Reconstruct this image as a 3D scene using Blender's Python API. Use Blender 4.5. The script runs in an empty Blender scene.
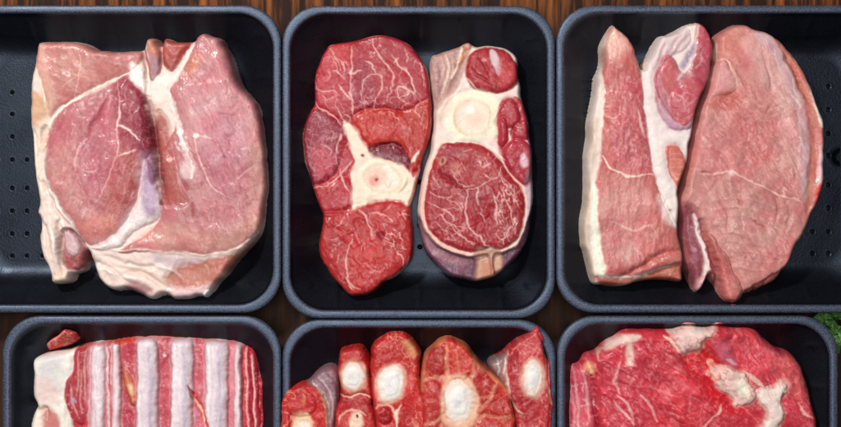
import bpy, math, random
import numpy as np
random.seed(4); np.random.seed(4)
S = bpy.context.scene
COL = S.collection
MM = 0.001
CX, CY = 420.5, 213.5          # photograph centre; plan units are millimetres
FLOOR = -38.0                  # inside floor of the trays, rim tops are at 0

# ------------------------------------------------------------------ helpers
def lin(h):
    h = h.lstrip('#')
    c = np.array([int(h[i:i+2], 16)/255. for i in (0, 2, 4)])
    return np.where(c <= .04045, c/12.92, ((c+.055)/1.055)**2.4)

def P(s):
    return np.array([[float(v) for v in p.split(',')] for p in s.split()])

def smooth(p, closed=True, n=5):
    p = np.asarray(p, float); N = len(p)
    if N < 3: return p
    if closed: q = np.vstack([p[-1], p, p[0], p[1]]); segs = N
    else: q = np.vstack([2*p[0]-p[1], p, 2*p[-1]-p[-2]]); segs = N-1
    out = []
    for i in range(segs):
        a, b, c, d = q[i], q[i+1], q[i+2], q[i+3]
        for k in range(n):
            t = k/n
            out.append(.5*((2*b)+(c-a)*t+(2*a-5*b+4*c-d)*t*t+(3*b-a-3*c+d)*t**3))
    if not closed: out.append(p[-1])
    return np.array(out)

def hsh(ix, iy, s):
    h = (ix.astype(np.int64)*374761393 + iy.astype(np.int64)*668265263 + int(s)*1442695041) & 0xffffffff
    h = ((h ^ (h >> 13))*1274126177) & 0xffffffff
    h = ((h ^ (h >> 16))*2246822519) & 0xffffffff
    return ((h ^ (h >> 15)) & 0xffffff)/float(0xffffff)

def vn(x, y, s=0):
    ix = np.floor(x); iy = np.floor(y); fx = x-ix; fy = y-iy
    fx = fx*fx*fx*(fx*(fx*6-15)+10); fy = fy*fy*fy*(fy*(fy*6-15)+10)
    a = hsh(ix, iy, s); b = hsh(ix+1, iy, s); c = hsh(ix, iy+1, s); d = hsh(ix+1, iy+1, s)
    return (a+(b-a)*fx)*(1-fy)+(c+(d-c)*fx)*fy

def fbm(x, y, sc, s=0, o=3, g=.5):
    r = 0; a = 1; t = 0; x = x/sc; y = y/sc
    for i in range(o):
        ca, sa = math.cos(.6+i*1.1), math.sin(.6+i*1.1)
        r = r+a*(vn(x*ca-y*sa+7.3*i, x*sa+y*ca-3.1*i, s+i*17)*2-1); t += a; a *= g; x = x*2.03; y = y*2.03
    return r/t

def rot(x, y, deg, sx=1., sy=1.):
    c, s = math.cos(math.radians(deg)), math.sin(math.radians(deg))
    return (x*c+y*s)/sx, (-x*s+y*c)/sy

def voro(x, y, sc, s=0):
    x = x/sc; y = y/sc; ix = np.floor(x); iy = np.floor(y)
    f1 = np.full(x.shape, 9.); f2 = np.full(x.shape, 9.)
    for dx in (-1, 0, 1):
        for dy in (-1, 0, 1):
            jx, jy = ix+dx, iy+dy
            d = np.hypot(jx+hsh(jx, jy, s)-x, jy+hsh(jx, jy, s+9)-y)
            f2 = np.minimum(f2, np.maximum(f1, d)); f1 = np.minimum(f1, d)
    return f1, f2

def sst(e0, e1, x):
    t = np.clip((x-e0)/(e1-e0), 0, 1); return t*t*(3-2*t)

def segdist(x, y, pts, closed):
    """distance to a polyline, arc parameter of the nearest point, inside flag"""
    n = len(pts); best = np.full(x.shape, 1e9); par = np.zeros(x.shape); ins = np.zeros(x.shape, bool)
    m = n if closed else n-1
    for i in range(m):
        ax, ay = pts[i]; bx, by = pts[(i+1) % n]
        dx, dy = bx-ax, by-ay; L = dx*dx+dy*dy+1e-9
        t = np.clip(((x-ax)*dx+(y-ay)*dy)/L, 0, 1)
        d = (x-ax-t*dx)**2+(y-ay-t*dy)**2
        k = d < best; best = np.where(k, d, best); par = np.where(k, (i+t)/m, par)
        if closed and abs(dy) > 1e-9:
            ins ^= ((ay > y) != (by > y)) & (x < (bx-ax)*(y-ay)/dy+ax)
    return np.sqrt(best), par, ins

def sdf(x, y, pts):
    d, _, ins = segdist(x, y, pts, True)
    return np.where(ins, d, -d)

# ------------------------------------------------------------------ materials
def new_mat(name):
    m = bpy.data.materials.new(name); m.use_nodes = True
    nt = m.node_tree; b = nt.nodes['Principled BSDF']
    def N(t, **kw):
        n = nt.nodes.new(t)
        for k, v in kw.items():
            if k in n.inputs: n.inputs[k].default_value = v
            else: setattr(n, k, v)
        return n
    return m, nt, b, N

def meat_mat(name, fine, bump, rough, coat, sss, fibre=(1, 1, 1), frot=0, var=.35):
    m, nt, b, N = new_mat(name); L = nt.links.new
    tc = N('ShaderNodeTexCoord'); mp = N('ShaderNodeMapping')
    mp.inputs['Scale'].default_value = fibre; mp.inputs['Rotation'].default_value = (0, 0, frot)
    L(tc.outputs['Object'], mp.inputs['Vector'])
    at = N('ShaderNodeAttribute', attribute_name='Col')
    n1 = N('ShaderNodeTexNoise', Scale=fine, Detail=5., Roughness=.65); L(mp.outputs[0], n1.inputs['Vector'])
    n2 = N('ShaderNodeTexNoise', Scale=fine*.28, Detail=4., Roughness=.6); L(mp.outputs[0], n2.inputs['Vector'])
    mr = N('ShaderNodeMapRange'); mr.inputs['From Min'].default_value = .3; mr.inputs['From Max'].default_value = .7
    mr.inputs['To Min'].default_value = 1-var; mr.inputs['To Max'].default_value = 1+var
    L(n1.outputs[0], mr.inputs['Value'])
    vm = N('ShaderNodeVectorMath', operation='SCALE'); L(at.outputs['Color'], vm.inputs[0]); L(mr.outputs[0], vm.inputs['Scale'])
    L(vm.outputs[0], b.inputs['Base Color'])
    rr = N('ShaderNodeMapRange'); rr.inputs['From Min'].default_value = .3; rr.inputs['From Max'].default_value = .7
    rr.inputs['To Min'].default_value = rough-.1; rr.inputs['To Max'].default_value = rough+.18
    L(n2.outputs[0], rr.inputs['Value']); L(rr.outputs[0], b.inputs['Roughness'])
    bp = N('ShaderNodeBump', Strength=bump, Distance=.0012)
    ad = N('ShaderNodeMath', operation='ADD'); L(n1.outputs[0], ad.inputs[0]); L(n2.outputs[0], ad.inputs[1])
    L(ad.outputs[0], bp.inputs['Height']); L(bp.outputs[0], b.inputs['Normal'])
    cw = N('ShaderNodeMapRange'); cw.inputs['From Min'].default_value = .5; cw.inputs['From Max'].default_value = .68
    cw.inputs['To Min'].default_value = coat*.3; cw.inputs['To Max'].default_value = min(.8, coat*4)
    n3 = N('ShaderNodeTexNoise', Scale=85., Detail=4., Roughness=.6); L(mp.outputs[0], n3.inputs['Vector']); L(n3.outputs[0], cw.inputs['Value'])
    L(cw.outputs[0], b.inputs['Coat Weight']); b.inputs['Coat Roughness'].default_value = .11
    bq = N('ShaderNodeBump', Strength=.5, Distance=.0022); L(n3.outputs[0], bq.inputs['Height']); L(bp.outputs[0], bq.inputs['Normal'])
    L(bq.outputs[0], b.inputs['Coat Normal'])
    b.inputs['Specular IOR Level'].default_value = .2
    if sss:
        b.inputs['Subsurface Weight'].default_value = sss
        b.inputs['Subsurface Radius'].default_value = (1., .35, .25)
        b.inputs['Subsurface Scale'].default_value = .0025
    return m

M = {
    'muscle': meat_mat('moist_lean_meat', 300, .22, .36, .36, 0, var=.07),
    'fat': meat_mat('soft_cream_fat', 220, .22, .45, .14, 0, var=.07),
    'bone': meat_mat('sawn_bone', 500, .25, .45, .12, 0, var=.08),
    'skin': meat_mat('silverskin', 300, .35, .3, .35, 0, var=.18),
}
PM = dict(muscle='muscle', fat='fat', fat_cap='fat', fat_seam='fat', bone='bone', marrow='bone', rib='bone',
          silverskin='skin', side_membrane='skin', sinew='fat', cartilage='bone')

def foam_mat(name, lo, hi, rough, spec):
    m, nt, b, N = new_mat(name); L = nt.links.new
    tc = N('ShaderNodeTexCoord')
    v = N('ShaderNodeTexVoronoi', Scale=520.); L(tc.outputs['Object'], v.inputs['Vector'])
    n = N('ShaderNodeTexNoise', Scale=700., Detail=4., Roughness=.7); L(tc.outputs['Object'], n.inputs['Vector'])
    w = N('ShaderNodeTexNoise', Scale=28., Detail=4.); L(tc.outputs['Object'], w.inputs['Vector'])
    cr = N('ShaderNodeValToRGB'); L(n.outputs[0], cr.inputs[0])
    cr.color_ramp.elements[0].position = .35; cr.color_ramp.elements[0].color = lo
    cr.color_ramp.elements[1].position = .72; cr.color_ramp.elements[1].color = hi
    L(cr.outputs[0], b.inputs['Base Color'])
    mr = N('ShaderNodeMapRange'); mr.inputs['From Min'].default_value = .3; mr.inputs['From Max'].default_value = .7
    mr.inputs['To Min'].default_value = rough; mr.inputs['To Max'].default_value = rough+.14
    L(w.outputs[0], mr.inputs['Value']); L(mr.outputs[0], b.inputs['Roughness'])
    ad = N('ShaderNodeMath', operation='ADD'); L(v.outputs['Distance'], ad.inputs[0]); L(n.outputs[0], ad.inputs[1])
    bp = N('ShaderNodeBump', Strength=.4, Distance=.00022); L(ad.outputs[0], bp.inputs['Height']); L(bp.outputs[0], b.inputs['Normal'])
    b.inputs['Specular IOR Level'].default_value = spec
    b.inputs['Specular Tint'].default_value = (.6, .74, 1, 1)
    return m
FOAM = foam_mat('black_foam_plastic', (.002, .002, .003, 1), (.007, .008, .012, 1), .3, .45)
RIM = foam_mat('rim_foam_painted_sheen', (.006, .007, .012, 1), (.095, .112, .165, 1), .42, 1.)  # black foam lightened to blue-grey: overhead sheen on the rim painted into its colour

# ------------------------------------------------------------------ objects
def tag(o, label=None, cat=None, group=None, kind=None):
    if label: o['label'] = label
    if cat: o['category'] = cat
    if group: o['group'] = group
    if kind: o['kind'] = kind
    return o

def empty(name, px, py, z=FLOOR):
    o = bpy.data.objects.new(name, None); COL.objects.link(o)
    o.empty_display_size = .02
    o.location = ((px-CX)*MM, (CY-py)*MM, z*MM); return o

def mesh_obj(name, v, f, mat, parent=None, col=None, nrm=None):
    me = bpy.data.meshes.new(name)
    v = np.asarray(v, np.float32); f = np.asarray(f, np.int32)
    me.vertices.add(len(v)); me.vertices.foreach_set('co', v.ravel())
    k = f.shape[1]
    me.loops.add(f.size); me.loops.foreach_set('vertex_index', f.ravel())
    me.polygons.add(len(f)); me.polygons.foreach_set('loop_start', np.arange(0, f.size, k, dtype=np.int32))
    me.update(calc_edges=True); me.validate()
    me.polygons.foreach_set('use_smooth', np.ones(len(me.polygons), bool))
    if col is not None:
        a = me.color_attributes.new('Col', 'FLOAT_COLOR', 'POINT')
        c = np.ones((len(v), 4), np.float32); c[:, :3] = col; a.data.foreach_set('color', c.ravel())
    if nrm is not None: me.normals_split_custom_set_from_vertices([tuple(n) for n in nrm])
    me.materials.append(mat)
    o = bpy.data.objects.new(name, me); COL.objects.link(o)
    if parent is not None: o.parent = parent
    return o

SAT = 1.04
def components(LG):
    """connected patches of equal label on the face grid, their sizes and neighbouring labels"""
    h, w = LG.shape; L = LG.tolist(); C = [[-1]*w for _ in range(h)]; sizes = []; nbr = []
    for j0 in range(h):
        for i0 in range(w):
            if L[j0][i0] < 0 or C[j0][i0] >= 0: continue
            k = L[j0][i0]; cid = len(sizes); st = [(j0, i0)]; C[j0][i0] = cid; n = 0; nb = {}
            while st:
                j, i = st.pop(); n += 1
                for y, x in ((j-1, i), (j+1, i), (j, i-1), (j, i+1)):
                    if 0 <= y < h and 0 <= x < w and L[y][x] >= 0:
                        if L[y][x] == k:
                            if C[y][x] < 0: C[y][x] = cid; st.append((y, x))
                        else: nb[L[y][x]] = nb.get(L[y][x], 0)+1
            sizes.append(n); nbr.append(nb)
    return np.array(C), sizes, nbr

class Piece:
    """a lump of meat: outline, relief and pigment on a fine grid, cut into parts along its muscles"""
    def __init__(s, name, outline, H, R, cell=.85, base='#c04040', part='muscle', seed=1, ragged=1.6, z0=FLOOR, pw=2.3, fat=0, lump=2.5, tray=None, follow=False, tint=(1, 1, 1), calm=1.):
        s.tint = np.array(tint); s.calm = calm
        s.tray = tray; s.follow = follow
        s.name = name; s.seed = seed; s.cell = cell; s.H = H; s.z0 = z0
        o = smooth(P(outline), n=4); s.out = o
        x0, y0 = o.min(0)-4; x1, y1 = o.max(0)+4
        s.nx = int((x1-x0)/cell)+2; s.ny = int((y1-y0)/cell)+2
        gx = x0+np.arange(s.nx)*cell; gy = y0+np.arange(s.ny)*cell
        s.GX, s.GY = [a.ravel() for a in np.meshgrid(gx, gy)]
        s.wx = fbm(s.GX, s.GY, 13, seed, 3)*ragged+fbm(s.GX, s.GY, 3.5, seed+3, 2)*ragged*.4
        s.wy = fbm(s.GX, s.GY, 13, seed+50, 3)*ragged+fbm(s.GX, s.GY, 3.5, seed+53, 2)*ragged*.4
        ox = fbm(s.GX, s.GY, 16, seed, 2)*ragged; oy = fbm(s.GX, s.GY, 16, seed+50, 2)*ragged; D = sdf(s.GX+ox, s.GY+oy, o)
        s.D = D
        t = np.clip(D/R, 0, 1); s.prof = (1-(1-t)**pw)**(1/pw)
        s.h = np.zeros_like(D)+fbm(s.GX, s.GY, 34, seed+7, 3)*lump+fbm(s.GX, s.GY, 9, seed+8, 2)*lump*.2
        s.col = np.tile(lin(base), (len(D), 1)); s.fat = np.full(D.shape, float(fat))
        s.lab = np.zeros(D.shape, int); s.parts = [(part, None, None)]
    def _sel(s, pts, m):
        a = pts.min(0)-m; b = pts.max(0)+m
        return np.where((s.GX > a[0]) & (s.GX < b[0]) & (s.GY > a[1]) & (s.GY < b[1]))[0]
    def reg(s, poly, rgb=None, op=1, soft=1.5, dh=0, bulge=0, br=9, part=None, par=None, fat=None, wk=1., label=None, groove=0, gw=2.5):
        p = smooth(P(poly) if isinstance(poly, str) else poly, n=4)
        i = s._sel(p, soft*2+8); x = s.GX[i]+s.wx[i]*wk; y = s.GY[i]+s.wy[i]*wk
        d = sdf(x, y, p); sf = soft*(.75+.9*np.clip(fbm(x, y, 11, s.seed+len(s.parts), 2)+.3, 0, 1)); m = sst(-1, 1, d/sf)
        if rgb:
            s.col[i] += (lin(rgb)-s.col[i])*(m*op)[:, None]
        if fat is not None: s.fat[i] += (fat-s.fat[i])*m*op
        s.h[i] += dh*m
        if bulge:
            t = np.clip(d/br, 0, 1); s.h[i] += bulge*np.sqrt(1-(1-t)**2)*(d > 0)
        if groove: s.h[i] -= groove*.8*np.exp(-(d/gw)**2)*sst(-.3, .3, fbm(x, y, 14, s.seed+40+len(s.parts), 2))
        if part:
            s.parts.append((part, par, label)); s.lab[i[d > 0]] = len(s.parts)-1
            return len(s.parts)-1
    def ell(s, cx, cy, rx, ry, *a, rotd=0, **k):
        t = np.linspace(0, 2*np.pi, 14, endpoint=False); c, q = math.cos(math.radians(rotd)), math.sin(math.radians(rotd))
        ex, ey = rx*np.cos(t), ry*np.sin(t)
        return s.reg(np.stack([cx+ex*c-ey*q, cy+ex*q+ey*c], 1), *a, **k)
    def line(s, pts, w, rgb=None, op=1, soft=.8, dh=0, fat=1, wk=1.2, taper=.6, hw=None, brk=0):
        p = smooth(P(pts), False, 5); i = s._sel(p, 14)
        x = s.GX[i]+s.wx[i]*wk; y = s.GY[i]+s.wy[i]*wk
        d, t, _ = segdist(x, y, p, False)
        ww = w/2*(1-taper*np.abs(2*t-1)**2)*(1+.35*fbm(x, y, 6, 31, 2))
        m = 1-sst(-soft, soft, d-ww)
        if brk: m = m*sst(-.25, .15, fbm(x, y, 5, 77, 2)+.3*(1-brk))
        if rgb:
            s.col[i] += (lin(rgb)-s.col[i])*(m*op)[:, None]
            s.fat[i] += (fat-s.fat[i])*m*op
        if dh:
            k = hw or max(w*.7, 1.5); s.h[i] += dh*np.exp(-(d/k)**2)*(1-.6*np.abs(2*t-1)**3)
    def veins(s, poly, sc, rgb, op, w=.07, ang=0, st=1., seed=0, cut=0., dh=0):
        p = P(poly); i = s._sel(p, 4); x = s.GX[i]; y = s.GY[i]
        m = sst(-2, 3, sdf(x, y, smooth(p, n=3)))
        u, v = rot(x+s.wx[i]*2.4, y+s.wy[i]*2.4, ang, st, 1)
        f1, f2 = voro(u, v, sc, s.seed+seed)
        e = 1-sst(w*.4, w, f2-f1)
        m = m*e*sst(cut-.2, cut+.2, fbm(x, y, sc*1.7, s.seed+seed+5, 2))
        s.col[i] += (lin(rgb)-s.col[i])*(m*op)[:, None]; s.fat[i] = np.maximum(s.fat[i], m*op)
        if dh: s.h[i] += dh*m
    def fib(s, poly, ang, amp, sc=2.2, st=7, dh=.25, seed=0, rgb=None):
        p = P(poly) if poly else s.out; i = s._sel(p, 4); x = s.GX[i]; y = s.GY[i]
        m = sst(-2, 4, sdf(x, y, smooth(p, n=3))) if poly else np.ones(len(i))
        u, v = rot(x+s.wx[i]*2, y+s.wy[i]*2, ang, st, 1)
        n = fbm(u, v, sc, s.seed+seed+21, 3, .6)
        if rgb: s.col[i] += (lin(rgb)-s.col[i])*(m*np.clip(n*amp*3, 0, 1))[:, None]
        else: s.col[i] *= (1+amp*n*m*2)[:, None]
        s.h[i] += dh*n*m*2
    def strokes(s, poly, ang, rgb='#a85856', rgb2='#e6b6aa', op=.5, sc=1.5, st=5, seed=0, dh=.25, cut=.22):
        p = P(poly) if poly else s.out; i = s._sel(p, 4); x = s.GX[i]; y = s.GY[i]
        m = sst(-1, 5, sdf(x, y, smooth(p, n=3)))*(1-np.clip(s.fat[i], 0, 1))
        u, v = rot(x+s.wx[i]*3, y+s.wy[i]*3, ang, 1, 1); a = fbm(x, y, 40, s.seed+seed+3, 2)*14
        u, v = u+v*np.sin(a*.05), v; n = fbm(u/st, v, sc, s.seed+seed+91, 3, .55); k = sst(-.3, .3, fbm(x, y, 24, s.seed+seed+92, 2))
        op = op*s.calm; d = sst(cut, cut+.22, n)*m*op*(.35+.65*k); l = sst(cut, cut+.22, -n)*m*op*(1-.6*k)
        s.col[i] += (lin(rgb)-s.col[i])*d[:, None]; s.col[i] += (lin(rgb2)-s.col[i])*l[:, None]*.8
        s.h[i] += (l-d)*dh
    def mott(s, amp=.1, fleck=.25, fleckc='#e8b8b0', seed=0, sc=2.0, fcut=.30):
        x, y = s.GX, s.GY; amp *= (.4+.6*s.calm); fleck *= s.calm
        n = fbm(x, y, 26, s.seed+seed+61, 3); n2 = fbm(x, y, sc, s.seed+seed+62, 2, .7); lean = 1-np.clip(s.fat, 0, 1)
        s.col *= (1+amp*n*1.3*(.3+.7*lean))[:, None]
        s.col *= (1+amp*n2*.8*(.25+.75*lean))[:, None]
        t = fbm(x, y, 17, s.seed+seed+63, 3)*lean
        s.col *= np.stack([1+0*t, 1+.25*t, 1+.18*t], 1)
        f = sst(fcut, fcut+.25, fbm(x, y, 2.6, s.seed+seed+64, 2, .6)+.35*fbm(x, y, 22, s.seed+seed+65, 2))*lean*fleck
        s.col += (lin(fleckc)-s.col)*f[:, None]
        s.h += s.calm*(n2*.1+fbm(x, y, 5, s.seed+88, 2)*.22)+fbm(x, y, 13, s.seed+89, 3)*.6-.4*sst(.10, .0, np.abs(fbm(x, y, 34, s.seed+90, 3, .4)))*sst(-.1, .3, fbm(x, y, 30, s.seed+93, 2))*(.3+.7*lean)
    def build(s, label, cat, group=None):
        c = s.cell; D = s.D.reshape(s.ny, s.nx)
        gy, gx = np.gradient(D, c); gl = np.maximum(np.hypot(gx, gy), .3)
        gx = (gx/gl).ravel(); gy = (gy/gl).ravel(); d = s.D
        ok = (d > -c*.95).reshape(s.ny, s.nx); inn = (d > 0).reshape(s.ny, s.nx)
        F = ok[:-1, :-1] & ok[1:, :-1] & ok[:-1, 1:] & ok[1:, 1:] & (inn[:-1, :-1] | inn[1:, :-1] | inn[:-1, 1:] | inn[1:, 1:])
        jj, ii = np.where(F); a = jj*s.nx+ii
        quad = np.stack([a, a+s.nx, a+s.nx+1, a+1], 1)
        out = d < 0
        X = np.where(out, s.GX-d*gx, s.GX); Y = np.where(out, s.GY-d*gy, s.GY)
        Z = np.maximum((s.H+s.h), 3.)*s.prof; Z[out] = 0
        if s.tray:
            tx0, ty0, tx1, ty1 = s.tray
            din = sdf(X, Y, rrect(tx0, ty0, tx1, ty1, 38, 8))
            wz = np.interp(din, [-4, 0, 2, 7.2, 8.2, 9, 15.4, 22, 27.6, 33, 40, 49], [-3, -1, .3, .2, -2.8, -5, -11.6, -18.4, -25.2, -31, -35.8, -38])+.35-s.z0
            Z = (wz+Z) if s.follow else np.maximum(Z, wz+np.where(din < 8.2, .5+4.5*s.prof, -2.6))
        ctr = s.out.mean(0); cx, cy = float(ctr[0]), float(ctr[1])
        V = np.stack([(X-cx)*MM, (cy-Y)*MM, Z*MM], 1)
        n = np.cross(V[quad[:, 2]]-V[quad[:, 0]], V[quad[:, 3]]-V[quad[:, 1]])
        N = np.zeros_like(V)
        for k in range(4): np.add.at(N, quad[:, k], n)
        N /= np.maximum(np.linalg.norm(N, axis=1), 1e-12)[:, None]
        root = empty(s.name, cx, cy, s.z0); tag(root, label, cat, group)
        LG = np.full(F.shape, -1); LG[jj, ii] = s.lab[a+s.nx]
        for _ in range(2):
            CG, sizes, nbr = components(LG)
            for cid, sz in enumerate(sizes):
                if sz < 160 and nbr[cid]: LG[CG == cid] = max(nbr[cid], key=nbr[cid].get)
        CG, sizes, nbr = components(LG); cf = CG[jj, ii]; lf = LG[jj, ii]; objs = {}
        lum = (s.col @ np.array([.3, .55, .15]))[:, None]
        colr = np.clip((lum+(s.col-lum)*SAT)*(1+(s.tint-1)*(1-np.clip(s.fat, 0, 1))[:, None]), .002, .86)
        order = sorted(range(len(sizes)), key=lambda c_: (lf[cf == c_][0], -sizes[c_]))
        for cid in order:
            sel = cf == cid; k = int(lf[sel][0]); q = quad[sel]; pn, par, lb = s.parts[k]
            if len(q) < 6: continue
            u, inv = np.unique(q, return_inverse=True)
            o = mesh_obj(pn, V[u], inv.reshape(q.shape), M[PM[pn]], objs.get(par, root), colr[u], N[u])
            if lb: o['label'] = lb
            objs.setdefault(k, o)
        return root

# ------------------------------------------------------------------ trays
def rrect(x0, y0, x1, y1, r, per):
    """point list round a rounded rectangle; every ring gets the same number of points"""
    pts = []
    nc = 26; ns = per
    cs = [(x1-r, y0+r, -90), (x1-r, y1-r, 0), (x0+r, y1-r, 90), (x0+r, y0+r, 180)]
    for k, (cx, cy, a0) in enumerate(cs):
        for j in range(nc):
            a = math.radians(a0+90*j/(nc-1)); pts.append((cx+r*math.cos(a), cy+r*math.sin(a)))
        nx_, ny_, a1 = cs[(k+1) % 4]; e = pts[-1]
        b = math.radians(a1); e2 = (nx_+r*math.cos(b), ny_+r*math.sin(b))
        for j in range(1, ns): pts.append((e[0]+(e2[0]-e[0])*j/ns, e[1]+(e2[1]-e[1])*j/ns))
    return np.array(pts)

def make_tray(x0, y0, x1, y1, holes, label, warp=0, extra=(), seed=0):
    cx, cy = (x0+x1)/2, (y0+y1)/2
    root = empty('meat_tray', cx, cy, -44.0); tag(root, label, 'meat tray', 'black foam trays of raw meat')
    ZB = 44.0
    def rings(prof, ribs=False, r0=38):
        V = []; n = None
        for ins, z, rr in prof:
            p = rrect(x0+ins, y0+ins, x1-ins, y1-ins, rr, 100)
            if ribs:
                c = p-np.array([cx, cy]); L = np.linalg.norm(c, axis=1)
                k = min(1, max(0, (-z-5)/6))*min(1, max(0, (35+z)/10))
                side = np.abs(p[:, 0]-cx)/(x1-x0) > np.abs(p[:, 1]-cy)/(y1-y0)
                u = np.where(side, p[:, 1]-cy, p[:, 0]-cx)
                ph = np.abs(((u/42.0+.5) % 1)-.5)*42.0
                b = np.exp(-(ph/2.6)**2)*1.6*k
                nrm = c/L[:, None]; p = p-nrm*b[:, None]
            n = len(p)
            zz = z+warp*np.sin((p[:, 0]-x0)/(x1-x0)*math.pi*2+seed)*.8+.25*fbm(p[:, 0], p[:, 1], 30, seed, 2)
            V.append(np.stack([(p[:, 0]-cx)*MM, (cy-p[:, 1])*MM, (zz+ZB)*MM], 1))
        V = np.vstack(V); m = len(prof); F = []
        i = np.arange(n); j = (i+1) % n
        for k in range(m-1):
            F.append(np.stack([k*n+i, k*n+j, (k+1)*n+j, (k+1)*n+i], 1))
        return V, np.vstack(F)[:, ::-1]
    # rim: rolled lip, gently convex land
    rim = [(3.0, -7.5, 34), (1.0, -7.0, 36), (.1, -5.2, 37.5), (0, -2.6, 38), (.4, -1.1, 38), (1.2, -.3, 38), (2.4, .05, 38), (4, .22, 38), (5.2, .2, 37.6), (6.4, 0, 37.2), (7.3, -.55, 36.8), (7.9, -1.6, 36.4), (8.2, -3.2, 36)]
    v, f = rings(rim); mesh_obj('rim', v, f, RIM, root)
    wall = [(8.2, -3.2, 36), (9, -5.4, 35.6)]
    for k in range(1, 11):
        t = k/10; wall.append((9+t*18.6, -5.4-t*20, 35.6-t*5.6))
    for k in range(1, 13):
        a = k/12; an = math.radians(49.6)*(1-a); r_ = 28.5
        wall.append((27.6+r_*(math.sin(math.radians(49.6))-math.sin(an)), -25.4-r_*(math.cos(an)-math.cos(math.radians(49.6)))*1.25, 30-a*6))
    ZF = wall[-1][1]; wall = [(p[0], p[1]+(FLOOR-ZF)*max(0, -p[1]-5)/(-ZF-5), p[2]) for p in wall]
    v, f = rings(wall, ribs=True); mesh_obj('wall', v, f, FOAM, root)
    shell = [(3.4, -7.5, 34), (5.5, -8.6, 32), (34, -38, 25), (42, -43.2, 23), (50, -44, 20), (100, -44, 12)]
    v, f = rings(shell); f = f[:, ::-1]
    mesh_obj('underside', v, f[:, ::-1], FOAM, root)
    # floor with pressed dimples
    wi = wall[-1][0]
    fp = rrect(x0+wi, y0+wi, x1-wi, y1-wi, 24, 10); c = 1.0
    gx = np.arange(x0+wi-1, x1-wi+2, c); gy = np.arange(y0+wi-1, y1-wi+2, c); nx, ny = len(gx), len(gy)
    X, Y = [a.ravel() for a in np.meshgrid(gx, gy)]
    D = sdf(X, Y, fp); G = np.gradient(D.reshape(ny, nx), c); g0, g1 = G[1].ravel(), G[0].ravel()
    Z = np.zeros_like(X)+.15*fbm(X, Y, 40, 5, 2)
    for hx, hy, hr in list(holes)+list(extra):
        d = np.hypot(X-hx, Y-hy); Z -= (5.2 if hr < 4 else 4.)*(1-sst(hr*.45, hr*1.25, d)); Z += .12*np.exp(-((d-hr*1.6)/1.2)**2)
    out = D < 0; X = np.where(out, X-D*g0, X); Y = np.where(out, Y-D*g1, Y)
    ok = (D > -.95).reshape(ny, nx)
    Fq = ok[:-1, :-1] & ok[1:, :-1] & ok[:-1, 1:] & ok[1:, 1:]
    jj, ii = np.where(Fq); a = jj*nx+ii; q = np.stack([a, a+nx, a+nx+1, a+1], 1)
    V = np.stack([(X-cx)*MM, (cy-Y)*MM, (Z+FLOOR+ZB)*MM], 1); u, inv = np.unique(q, return_inverse=True)
    mesh_obj('floor_panel', V[u], inv.reshape(q.shape), FOAM, root)
    return root

def holes(xs, ys, r=1.6): return [(x, y, r) for x in xs for y in ys]
RY = [89, 111.5, 134.6, 158.4, 187.7, 211, 234.6, 257.3]
make_tray(-64, 5, 281, 313, holes([0], RY)+holes([15.3, 31.5], RY[3:])+holes([-16, -32], RY),
          'large black tray under the folded pork piece, cut off by the left edge', .3, seed=1)
make_tray(282.2, 5.5, 555.2, 318.6, holes([340, 356, 420, 436, 490], [92+22.3*k for k in range(8)]), 'black tray holding the two round beef shank slices', .5, seed=2)
make_tray(556.4, 5, 902, 313, holes([840.7], [82.8, 106.4, 131, 153.8, 184, 207.8, 232.2, 254.7])+holes([824.2], [232.2, 254.7]),
          'large black tray under two pale pork slabs, cut off at right', .3, extra=[(853, 155.5, 8)], seed=3)
make_tray(2, 316, 281, 628, [], 'black tray holding the rack of ribs and a small red scrap', .3, seed=4)
make_tray(282.2, 319.8, 556, 630, [], 'black tray holding the sawn marrow bone slices', .3, seed=5)
make_tray(557.2, 316, 838.5, 628, [], 'black tray holding the big marbled beef joint', .3, seed=6)

# ------------------------------------------------------------------ pork piece, upper left tray
WH = '#f3e4d6'
a = Piece('pork_shoulder', "35,46 40,40 55,39 80,41 100,48 120,49 133,48 141,47 143,38 148,35 155,37 159,44 163,37 175,39 191,40 195,36 203,31 212,34 221,37 228,52 238,80 250,95 258,105 263,125 267,155 269,175 267,205 262,230 250,248 235,262 222,280 212,293 205,299 198,297 190,301 175,302 165,297 150,300 130,292 112,292 100,283 92,268 87,252 84,264 80,272 72,275 68,283 50,284 46,270 40,255 37,240 37,220 34,212 36,200 33,180 30,150 27,120 28,95 30,75",
          40, 8, base='#e4cdc2', part='fat_cap', seed=11, fat=1, lump=2.4, pw=2.5, tray=(-64, 5, 281, 313), tint=(.95, 1.0, 1.04), calm=.55)
a.reg("30,90 36,92 46,100 50,118 47,130 38,128 32,122", '#c99a76', .85, 3)
a.reg("36,47 55,40 80,42 100,49 133,50 141,50 141,62 128,72 110,80 90,90 70,102 56,112 51,118 48,104 43,86 37,62", '#bb786f', soft=1.5, part='muscle', bulge=3, br=12, fat=0)
a.reg("37,48 44,45 50,70 56,100 50,116 46,100 41,80", '#dba995', .8, 4)
a.reg("80,44 105,50 138,52 136,60 110,66 84,62", '#b96a68', .45, 6)
a.reg("85,70 120,60 130,68 100,84", '#b7625f', .35, 6)
a.line("80,48 82,62 80,80 76,98", 1.2, '#e6b5a8', .7)
a.line("62,90 72,80 84,74", 1, '#e6b5a8', .6)
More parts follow.
